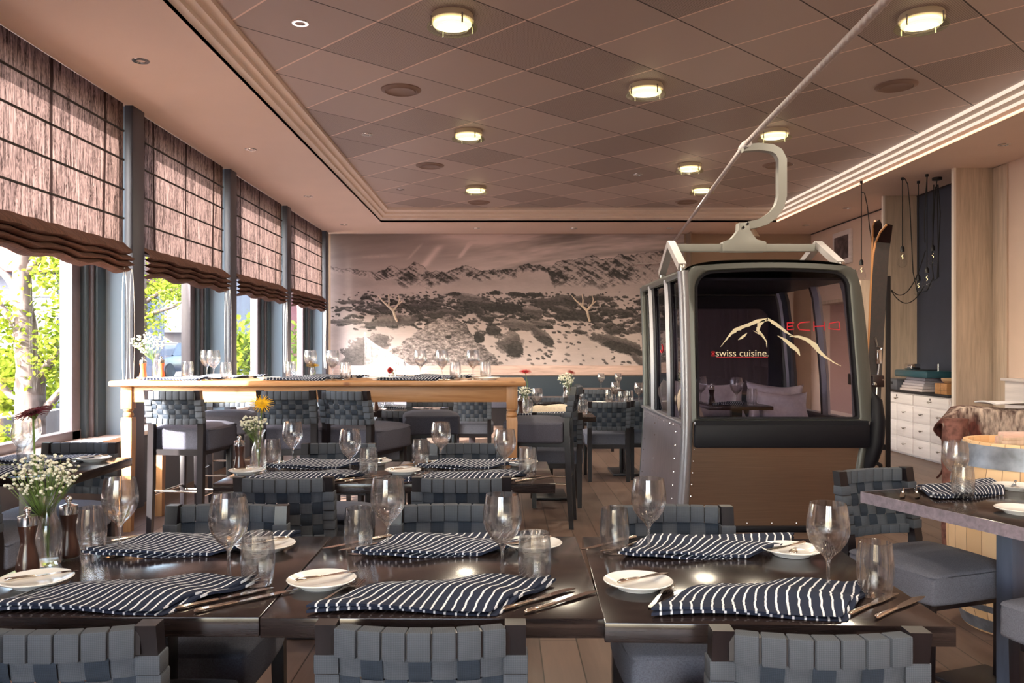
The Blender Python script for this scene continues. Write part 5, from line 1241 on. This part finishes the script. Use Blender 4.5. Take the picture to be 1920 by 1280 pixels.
bx = empty('wooden_box', (5.10, 9.42, cz), 0, 'small light wooden box with lid lines at the right end of the worktop', 'box')
MB().box(-.10, .10, -.12, .14, .0, .125, r=.003).build('box_body', M['pine'], bx); MB().box(-.101, -.099, .008, .012, 0, .125).build('seam', M['dark_wood'], bx); MB().box(-.101, -.099, -.12, .14, .045, .048).build('seam', M['dark_wood'], bx)
tag(MB().lathe([(0, 0), (.05, 0), (.085, .03), (.09, .06), (.084, .06), (.06, .02), (0, .012)], c=(5.10, 9.42, cz+.1255), seg=28).build('small_basket', plain('wicker', srgb(170, 140, 110), .8)), 'small round wicker basket on top of the light wooden box', 'basket')
# low whitewashed wall panel, bench and cowhide
struct('trim_6', MB().box(5.30, XR, 6.4, 8.72, 0, .985, r=.003).box(5.27, XR, 6.4, 8.75, .985, 1.015, r=.003), M['whitewash'])
hide_m, nt, b = nodes('cowhide'); tc = N(nt, 'TexCoord'); nz = N(nt, 'TexNoise'); nz.inputs['Scale'].default_value = 3.2; nz.inputs['Detail'].default_value = 3; n2 = N(nt, 'TexNoise'); n2.inputs['Scale'].default_value = 40; n2.inputs['Detail'].default_value = 8
mp = N(nt, 'Mapping'); mp.inputs['Scale'].default_value = (1, 1, .35); nt.links.new(tc.outputs['Object'], nz.inputs['Vector']); nt.links.new(tc.outputs['Object'], mp.inputs[0]); nt.links.new(mp.outputs[0], n2.inputs['Vector'])
rp = N(nt, 'MapRange'); rp.inputs[1].default_value = .47; rp.inputs[2].default_value = .54; sx_ = N(nt, 'SeparateXYZ'); nt.links.new(tc.outputs['Object'], sx_.inputs[0]); nt.links.new(mathn(nt, 'MULTIPLY_ADD', sx_.outputs[0], .32, mathn(nt, 'ADD', mathn(nt, 'MULTIPLY', nz.outputs[0], .6), .325)), rp.inputs[0])
r2 = N(nt, 'MapRange'); r2.inputs[1].default_value = .35; r2.inputs[2].default_value = .65; nt.links.new(n2.outputs[0], r2.inputs[0])
nt.links.new(mixc(nt, rp.outputs[0], mixc(nt, r2.outputs[0], srgb(58, 26, 24), srgb(110, 58, 50)), mixc(nt, r2.outputs[0], srgb(96, 76, 72), srgb(214, 196, 184))), b.inputs['Base Color'])
b.inputs['Roughness'].default_value = .85; bp = N(nt, 'Bump'); bp.inputs['Strength'].default_value = .8; bp.inputs['Distance'].default_value = .01; nt.links.new(n2.outputs[0], bp.inputs['Height']); nt.links.new(bp.outputs[0], b.inputs['Normal'])
HY = 5.4
bn = empty('high_backed_bench', (3.6, HY+.25, 0), 0, 'dark bench behind the barrel, covered by the hide', 'bench')
MB().box(-.50, 1.1, -.06, .06, 0, .90, r=.02).build('backrest', M['dark_wood'], bn); MB().box(-.48, 1.1, -.55, -.06, .30, .44, r=.02).build('seat', M['dark_wood'], bn); MB().box(-.46, 1.05, -.50, -.1, 0, .3).build('base', M['dark_wood'], bn)
def hide(u, v):
    x = -.62+u*1.75; s = v*1.35-.35     # over the top of the backrest, front side longer
    e = .04*math.sin(u*17)+.03*math.sin(u*41+1)
    if s < 0: y = .085+.01*math.sin(u*9); z = .925+s
    elif s < .17: y = .085-s; z = .925+.012*math.sin(s/.17*PI)
    else: y = -.085-.02*math.sin(u*11)*(s-.17); z = .925-(s-.17)*(.92+e)
    z += .012*math.sin(u*13+v*2)
    if u < .09: y -= (.09-u)*.6; z -= (.09-u)*1.4+.04*math.sin(v*30)*(.09-u)*8
    return Vector((x+(.05*math.sin(v*14) if u < .1 else 0), y, z))
q = MB().grid(hide, 60, 44); o = q.build('cowhide', hide_m, angle=80); o.location = (3.6, HY+.25, 0); sm = o.modifiers.new('s', 'SOLIDIFY'); sm.thickness = .012; sm.offset = 1
tag(o, 'brown and white speckled cowhide hanging over the bench behind the barrel', 'cowhide')
q = MB().slab(lambda u, v: Vector((-.30+u*.95, -.18+v*.26+.02*math.sin(u*6), .965+.014*math.sin(u*8+v*3))), 20, 8, .010); o = q.build('folded_cloth', plain('white_cloth', srgb(232, 228, 234), .8)); o.location = (3.6, HY+.3, 0); tag(o, 'white cloth lying over the top of the cowhide', 'cloth')
# bark-faced log pillar beside the hide
lg = MB().tube([(3.02, HY+.12, z) for z in [i*.87/12 for i in range(13)]], .075, 18, rf=lambda i, th: 1+.08*math.sin(th*5+i)+.05*math.sin(th*11+i*2)).build('bark_log', plain('bark', srgb(128, 86, 78), .9, noise=.5, nscale=26, bump=1), angle=80); tag(lg, 'upright reddish bark log left of the cowhide bench', 'log')
# oak barrel
br = empty('oak_barrel', (2.52, 4.0, 0), 0, 'light oak wine barrel with grey metal hoops at right', 'barrel')
HB = .895
def brad(z): t = (z/HB-.5)*2; return .33-.075*t*t
stave_m, nt, b = nodes('oak_staves'); tc = N(nt, 'TexCoord'); g = N(nt, 'TexGradient'); g.gradient_type = 'RADIAL'; nt.links.new(tc.outputs['Object'], g.inputs[0])
fr = mathn(nt, 'FRACT', mathn(nt, 'MULTIPLY', g.outputs[0], 26)); ln = mathn(nt, 'LESS_THAN', fr, .03)
fl = mathn(nt, 'FLOOR', mathn(nt, 'MULTIPLY', g.outputs[0], 26)); wn = N(nt, 'TexWhiteNoise'); wn.noise_dimensions = '1D'; nt.links.new(fl, wn.inputs['W'])
nz = N(nt, 'TexNoise'); nz.inputs['Scale'].default_value = 6; nz.inputs['Detail'].default_value = 6; nt.links.new(tc.outputs['Object'], nz.inputs['Vector'])
c_ = mixc(nt, mathn(nt, 'MULTIPLY', mathn(nt, 'ADD', wn.outputs['Value'], nz.outputs[0]), .5), srgb(206, 160, 112), srgb(240, 208, 168))
nt.links.new(mixc(nt, ln, c_, srgb(90, 56, 36)), b.inputs['Base Color']); b.inputs['Roughness'].default_value = .6
MB().lathe([(0, 0), (brad(0), 0)]+[(brad(z), z) for z in [HB*i/16 for i in range(1, 17)]]+[(brad(HB)-.022, HB), (brad(HB)-.022, HB-.035), (0, HB-.035)], seg=52).build('staves', stave_m, br, angle=40)
hoop_m = plain('hoop', srgb(128, 134, 146), .45, .6, noise=.35, nscale=14)
for z0, z1 in ((0.01, .07), (.11, .14), (.20, .235), (.69, .715), (HB-.115, HB-.012)):
    MB().lathe([(brad(z0)+.001, z0), (brad(z0)+.005, z0), (brad((z0+z1)/2)+.005, (z0+z1)/2), (brad(z1)+.005, z1), (brad(z1)+.001, z1)], seg=52, closed=True).build('hoop', hoop_m, br, angle=40)
tg = empty('tray_of_kindling', (2.52, 4.0, HB-.034), 0, 'rough hide and wood scraps lying inside the barrel rim', 'kindling')
rnd = random.Random(3)
for k in range(5):
    a = rnd.uniform(-.5, .5); MB().box(-.12, .10, -.02, .02, .002+.012*k, .020+.012*k+.01, r=.004, M=Matrix.Rotation(a, 4, 'Z')).build('wood_piece', M['ash'] if k % 2 else M['dado'], tg)

# pendant cord lamps with bare bulbs
bulb_glass = M['glass']; fil = emit('filament', (1, .72, .35), 2.0); cord_m = plain('cord', (.006, .006, .008), .7)
def pend(hx, hy, D, by, lab, bx_=None, extra=()):
    h = P(hx, hy, D); h.z = SOF; b = P(bx_ if bx_ else hx, by, D)
    r = empty('pendant_lamp', (h.x, h.y, h.z), 0, lab, 'pendant lamp', 'bare bulb pendants'); o = -h
    MB().tube([Vector((0, 0, 0)), Vector((0, 0, -.03))], .018, 8).build('ceiling_hook', cord_m, r)
    MB().tube([Vector((0, 0, -.02)), (b-h).lerp(Vector((b.x-h.x, b.y-h.y, 0)), .5), b-h+Vector((0, 0, .05))], .0055, 6).build('cord', cord_m, r)
    MB().lathe([(0, .07), (.010, .068), (.022, .05), (.024, 0), (0, 0)], c=b-h, seg=16).build('socket', M['black'], r)
    MB().lathe([(.016, 0), (.022, -.02), (.040, -.07), (.052, -.12), (.048, -.155), (.026, -.178), (0, -.184)], c=b-h, seg=20).build('bulb', M['pane'], r)
    MB().tube([b-h+Vector((.008*math.cos(k), .008*math.sin(k), -.03-k*.007)) for k in range(9)], .0016, 4).build('filament', fil, r)
    for k, ex in enumerate(extra):
        MB().tube([P(x, y, D)-h for x, y in ex], .0055, 6).build('cord_loop', cord_m, r)
    return r
def sag(a, b, s, n=14): return [(a[0]+(b[0]-a[0])*i/n, a[1]+(b[1]-a[1])*i/n+4*s*(i/n)*(1-i/n)) for i in range(n+1)]
pend(1615, 357, 9.9, 497, 'bare bulb on a cord, leftmost, beside the ski tips', extra=[[(1616, 360), (1621, 362), (1626, 385), (1631, 430), (1636, 465)]])
pend(1692, 333, 9.7, 472, 'bare bulb on a cord, highest, right of the skis', extra=[[(1696, 334), (1702, 345), (1706, 385), (1708, 430), (1712, 510), (1720, 548), (1738, 545), (1750, 520)]])
pend(1722, 358, 9.9, 526, 'bare bulb on a cord in front of the pier edge', extra=[sag((1671, 543), (1735, 470), 38), sag((1671, 545), (1733, 535), 28)])
pend(1738, 323, 9.5, 512, 'bare bulb on a cord right of the others, before the navy wall', extra=[[(1739, 325), (1736, 360), (1733, 410), (1734, 455)]])
pend(1757, 343, 9.7, 470, 'bundle of black cords from a round ceiling cap', bx_=1749, extra=[sag((1751, 346), (1748, 470), 12), sag((1757, 346), (1760, 520), 0), [(1759, 346), (1763, 400), (1760, 470), (1757, 522), (1751, 526), (1748, 500), (1750, 420), (1754, 350)]])
tag(MB().lathe([(0, 0), (.055, 0), (.055, -.03), (0, -.035)], c=(P(1757, 343, 9.7).x, 9.7, SOF), seg=20).build('ceiling_rose', M['black']), 'round black ceiling cap holding the cord bundle', 'ceiling cap')
# picture on the right wall, shelf and things beyond the cabin
pf = empty('picture_frame', (XR-.02, 13.2, 2.9), 0, 'small picture in a pale wooden frame on the right wall', 'picture')
MB().box(-.02, .018, -.35, .35, -.25, .28, r=.004).build('frame', M['whitewash'], pf); MB().box(-.024, -.018, -.27, .27, -.17, .2).build('print', plain('picture_print', srgb(90, 80, 84), .5, noise=.8, nscale=9), pf)
sh = empty('wall_shelf', (XR-.16, 12.4, 0), 0, 'pale shelf and panel on the right wall behind the cabin', 'shelf')
MB().box(-.14, .16, -1.2, 1.2, 2.02, 2.07, r=.003).build('shelf_board', M['ash'], sh); MB().box(.10, .16, -1.2, 1.2, .3, 2.02).build('back_board', plain('shelf_back', srgb(176, 140, 134), .7), sh)
tag(MB().lathe([(.0, .14), (.02, .14), (.10, 0), (.0, 0)], c=(P(1413, 440, 13.9).x, 13.9, SOF-.14), seg=20, M=None).build('ceiling_cone', M['cream']), 'small cream cone fitting on the soffit behind the hanger', 'ceiling fitting')

# ---------------------------------------------------------------- outside the windows
struct('ground', MB().poly([(-60, -12, -.75), (-3.5, -12, -.75), (-3.5, 9, -.62), (-60, 9, -.62)]).poly([(-60, 9, -.62), (-3.5, 9, -.62), (-3.5, 80, 1.1), (-60, 80, 1.1)]), plain('asphalt', srgb(104, 104, 112), .9, noise=.1, nscale=1), smooth=False)
conc = plain('concrete', srgb(112, 108, 105), .85, noise=.12, nscale=5)
tag(MB().box(-5.65, -5.50, 2, 26, -.9, .56, r=.01).build('garden_wall', conc), 'low grey concrete wall running outside along the windows', 'wall')
bark = plain('tree_bark', srgb(96, 82, 78), .9, noise=.5, nscale=14, bump=1, stretch=(1, 1, .4))
leaf, nt, b = nodes('leaf'); b.inputs['Base Color'].default_value = (*srgb(176, 190, 66), 1); nt.nodes.remove(b); out = nt.nodes['Material Output']; d = N(nt, 'BsdfDiffuse'); t_ = N(nt, 'BsdfTranslucent'); mx = N(nt, 'MixShader'); mx.inputs[0].default_value = .55
gi = N(nt, 'NewGeometry'); wn = N(nt, 'TexWhiteNoise'); wn.noise_dimensions = '1D'; nt.links.new(gi.outputs['Random Per Island'], wn.inputs['W'])
cc = mixc(nt, wn.outputs['Value'], srgb(84, 104, 26), srgb(150, 160, 56)); nt.links.new(cc, d.inputs[0]); nt.links.new(cc, t_.inputs[0]); nt.links.new(d.outputs[0], mx.inputs[1]); nt.links.new(t_.outputs[0], mx.inputs[2]); nt.links.new(mx.outputs[0], out.inputs[0])
def leaves(clusters, n, size, seed):
    rnd = random.Random(seed); V = []; Fc = []
    for c, rad in clusters:
        for _ in range(n):
            v = Vector((rnd.gauss(0, .5), rnd.gauss(0, .5), rnd.gauss(0, .42)))*rad; p = Vector(c)+v
            q_ = Euler((rnd.uniform(-1, 1), rnd.uniform(-1, 1), rnd.uniform(0, 6.28))).to_matrix(); s = size*rnd.uniform(.6, 1.3)
            b0_ = len(V)
            for a in ((-1, 0), (-.3, -.55), (.6, -.45), (1.1, 0), (.6, .45), (-.3, .55)): V.append(p+q_ @ Vector((a[0]*s, a[1]*s, .15*s*abs(a[1]))))
            Fc.append(tuple(range(b0_, b0_+6)))
    me = bpy.data.meshes.new('foliage'); me.from_pydata([tuple(v) for v in V], [], Fc); me.materials.append(leaf); me.update()
    o = bpy.data.objects.new('foliage', me); COL.objects.link(o); return o
def tree(base, trunk, branches, clusters, n, size, lab, seed):
    r = empty('tree', base, 0, lab, 'tree', 'trees outside the windows'); B = Vector(base)
    MB().tube([Vector(p)-B for p, _ in trunk], [q for _, q in trunk], 14, rf=lambda i, th: 1+.07*math.sin(th*3+i*1.3)+.05*math.sin(th*7+i*2.1)).build('trunk', bark, r, angle=80)
    for bpts in branches: MB().tube([Vector(p)-B for p in bpts], [.045*(1-i/len(bpts))+.008 for i in range(len(bpts))], 7).build('branch', bark, r, angle=80)
    o = leaves([(Vector(c)-B, rr) for c, rr in clusters], n, size, seed); setparent(o, r); o['kind'] = 'stuff'
T = 7.9; tp = lambda x, y, D=T: P(x, y, D)
b_ = tp(62, 860); b_.z = -.7
tree(tuple(b_), [(b_, .16), (tp(60, 840), .135), (tp(58, 780), .13), (tp(55, 730), .135), (tp(56, 690), .125), (tp(50, 640), .105), (tp(44, 570), .085), (tp(41, 500), .075), (tp(40, 420), .06), (tp(38, 300), .04)],
     [[tp(62, 725), tp(85, 690), tp(112, 660), tp(135, 640), tp(170, 600)], [tp(48, 620), tp(20, 600), tp(-10, 560), tp(-40, 530)], [tp(44, 560), tp(15, 520), tp(-8, 500)], [tp(45, 520), tp(75, 480), tp(110, 440)], [tp(60, 750), tp(20, 740), tp(-20, 700)], [tp(60, 800), tp(90, 760), tp(125, 720), tp(150, 660)]],
     [(tp(112, 530), .26), (tp(100, 650), .30), (tp(126, 605, 8.4), .3), (tp(8, 600), .30), (tp(-5, 690), .35), (tp(112, 690), .26), (tp(-60, 620), .5), (tp(6, 830, 8.3), .25), (tp(128, 470), .3)], 330, .032, 'tree with mottled grey trunk and yellow green leaves outside the first window', 1)
T = 15.2; b2 = P(262, 860, T); b2.z = -.5
tree(tuple(b2), [(b2, .14), (P(262, 650, T), .12), (P(266, 560, T), .10), (P(262, 440, T), .07)], [[P(264, 600, T), P(290, 585, T), P(325, 575, T), P(350, 560, T)], [P(264, 570, T), P(300, 548, T), P(340, 540, T)]],
     [(P(292, 548, T), .32), (P(330, 542, T), .35), (P(280, 600, T), .32), (P(312, 546, T+1), .3), (P(350, 540, T), .3), (P(255, 470, T), .6)], 260, .038, 'leafy tree outside the second window', 2)
def bush(c, rad, n, lab, seed):
    o = leaves([(c, rad), (Vector(c)+Vector((rad*.5, 0, -rad*.3)), rad*.9), (Vector(c)+Vector((-rad*.5, 0, -rad*.3)), rad*.9)], n, .09, seed); o.name = 'hedge_bush'; tag(o, lab, 'bush', None, 'stuff')
bush(P(455, 650, 21), .8, 500, 'round green bush outside the third window', 3); bush(P(580, 640, 30), 1.0, 300, 'green bush outside the last window', 4)
bush(P(10, 705, 11.2), .5, 300, 'yellow green shrub behind the tree trunk outside', 8)
def building(name, x0, x1, y0, y1, z0, z1, wallc, roofc, wins, lab, rh=1.6, balc=()):
    r = empty(name, ((x0+x1)/2, y0, z0), 0, lab, 'building', 'buildings across the street'); O = Vector(((x0+x1)/2, y0, z0))
    def bb(mb, nm, mt, par=None):
        o = mb.build(nm, mt, par or r, smooth=False)
        if par is None: o.location = -O
        return o
    bb(MB().box(x0, x1, y0, y1, z0, z1), 'wall', wallc)
    bb(MB().prism([(x0-.5, y0-.6, z1-.1), (x1+.5, y0-.6, z1-.1), (x1+.5, y0-.6, z1+.05), (x0-.5, y0-.6, z1+.05)], (0, y1-y0+1.2, 0)).prism([(x0-.5, y0-.6, z1+.05), (x0-.5, y1+.6, z1+.05), (x0-.5, (y0+y1)/2, z1+rh)], (x1-x0+1, 0, 0)), 'roof', roofc)
    for (wx, wz, ww, wh) in wins:
        o = bb(MB().box(wx-ww/2, wx+ww/2, y0-.03, y0+.05, wz-wh/2, wz+wh/2), 'window', M['dark_glass'])
        bb(MB().box(wx-ww/2-.06, wx+ww/2+.06, y0-.06, y0-.028, wz-wh/2-.06, wz-wh/2).box(wx-ww/2-.06, wx+ww/2+.06, y0-.06, y0-.028, wz+wh/2, wz+wh/2+.06).box(wx-.03, wx+.03, y0-.05, y0-.03, wz-wh/2, wz+wh/2), 'window_frame', M['bwhite'])
        bb(MB().box(wx-ww/2-.5, wx-ww/2-.08, y0-.08, y0-.02, wz-wh/2, wz+wh/2), 'shutter', M['shutter'])
        bb(MB().box(wx+ww/2+.08, wx+ww/2+.5, y0-.08, y0-.02, wz-wh/2, wz+wh/2), 'shutter', M['shutter'])
    for (bx0, bx1, bz) in balc:
        bb(MB().box(bx0, bx1, y0-1.2, y0, bz-.15, bz).box(bx0, bx1, y0-1.22, y0-1.15, bz, bz+.95), 'balcony', M['bwhite'])
M['dark_glass'] = plain('dark_glass', (.03, .035, .045), .1); M['bwhite'] = plain('render_white', srgb(112, 112, 122), .8); M['shutter'] = plain('shutter', srgb(60, 54, 58), .7)
roof_m = plain('roof_tile', srgb(104, 66, 54), .9, noise=.3, nscale=6, stretch=(3, .6, 1))
D = 24; g = lambda x, y, D: P(x, y, D)
x0 = g(-420, 0, D).x; x1 = g(150, 0, D).x
building('townhouse', x0, x1, D, D+6, -.5, g(0, 505, D).z, plain('render_pale', srgb(92, 94, 108), .8), roof_m, [(g(84, 0, D).x, g(0, 532, D).z, .75, .62), (g(84, 0, D).x, g(0, 625, D).z, .75, .9), (g(-120, 0, D).x, g(0, 532, D).z, .75, .62)], 'pale house with tiled roof and shuttered windows behind the tree', rh=2.2)
D = 38; building('apartment_house', g(262, 0, D).x, g(420, 0, D).x, D, D+4.8, 0, g(0, 470, D).z, plain('render_grey', srgb(118, 114, 118), .8), roof_m, [(g(300, 0, D).x, g(0, 590, D).z, 1.1, .9), (g(335, 0, D).x, g(0, 590, D).z, 1.1, .9), (g(335, 0, D).x, g(0, 548, D).z, 1.0, .8)], 'grey apartment house with white balconies outside the second window', balc=[(g(296, 0, D).x, g(372, 0, D).x, g(0, 617, D).z), (g(296, 0, D).x, g(372, 0, D).x, g(0, 575, D).z)])
D = 44; building('red_house', g(436, 0, D).x, g(500, 0, D).x, D, D+8, 0, g(0, 545, D).z, plain('render_red', srgb(140, 62, 58), .8), roof_m, [(g(462, 0, D).x, g(0, 588, D).z, 1.4, .9)], 'red painted house outside the third window')
D = 60; building('far_house', g(520, 0, D).x, g(700, 0, D).x, D, D+8, .5, g(0, 560, D).z, M['bwhite'], roof_m, [(g(575, 0, D).x, g(0, 610, D).z, 1.4, .9)], 'white house far down the street outside the last window')
def car(loc, rz, mat, lab, sc=1):
    r = empty('parked_car', loc, rz, lab, 'car', 'parked cars'); r.scale = (sc,)*3
    low = [(-2.0, .28), (-2.03, .55), (-1.95, .80), (-1.55, .90), (-.95, .95), (1.70, .98), (1.98, .90), (2.03, .60), (2.0, .28)]
    MB().prism([(x, -.86, z) for x, z in low], (0, 1.72, 0), r=.07).build('body', mat, r)
    t = bmesh.new(); A = [t.verts.new(p) for p in [(x, s*.80, z) for s in (-1, 1) for x, z in ((-1.05, .93), (1.85, .95))]]; B = [t.verts.new(p) for p in [(x, s*.62, z) for s in (-1, 1) for x, z in ((-.35, 1.42), (1.40, 1.42))]]
    for a, b2_, c, d_ in ((A[0], A[1], B[1], B[0]), (A[2], A[3], B[3], B[2]), (A[0], A[2], B[2], B[0]), (A[1], A[3], B[3], B[1]), (B[0], B[1], B[3], B[2])): t.faces.new((a, b2_, c, d_))
    bmesh.ops.recalc_face_normals(t, faces=t.faces[:]); q = MB(); q._merge(t); q.box(-.40, 1.45, -.63, .63, 1.40, 1.45, r=.02, mi=1)
    for xx, xt in ((.45, .45), (-1.02, -.36), (1.80, 1.38)):
        for s in (-1, 1): q.tube([(xx, s*.80, .94), (xt, s*.625, 1.41)], .045, 6, mi=1)
    q.build('cabin', [M['dark_glass'], mat], r, smooth=False)
    for x in (-1.3, 1.25):
        for s in (-1, 1): MB().lathe([(0, -.1), (.30, -.1), (.32, -.08), (.32, .08), (.30, .1), (0, .1)], seg=24, M=Matrix.Translation((x, s*.80, .32)) @ Matrix.Rotation(PI/2, 4, 'X')).build('wheel', M['black_rubber'], r)
car_w = plain('car_white', srgb(170, 172, 180), .25, coat=.5); car_d = plain('car_dark', srgb(36, 40, 52), .25, coat=.5)
car((-7.85, 12.9, -.58), .12, car_w, 'white car parked outside behind the concrete wall')
car((P(318, 0, 34.3).x, 34.3, .02), PI/2-.2, car_d, 'dark car parked outside the second window', 1.0)
car((P(20, 0, 19).x-1, 19, -.5), .05, car_w, 'second white car farther back outside the first window')
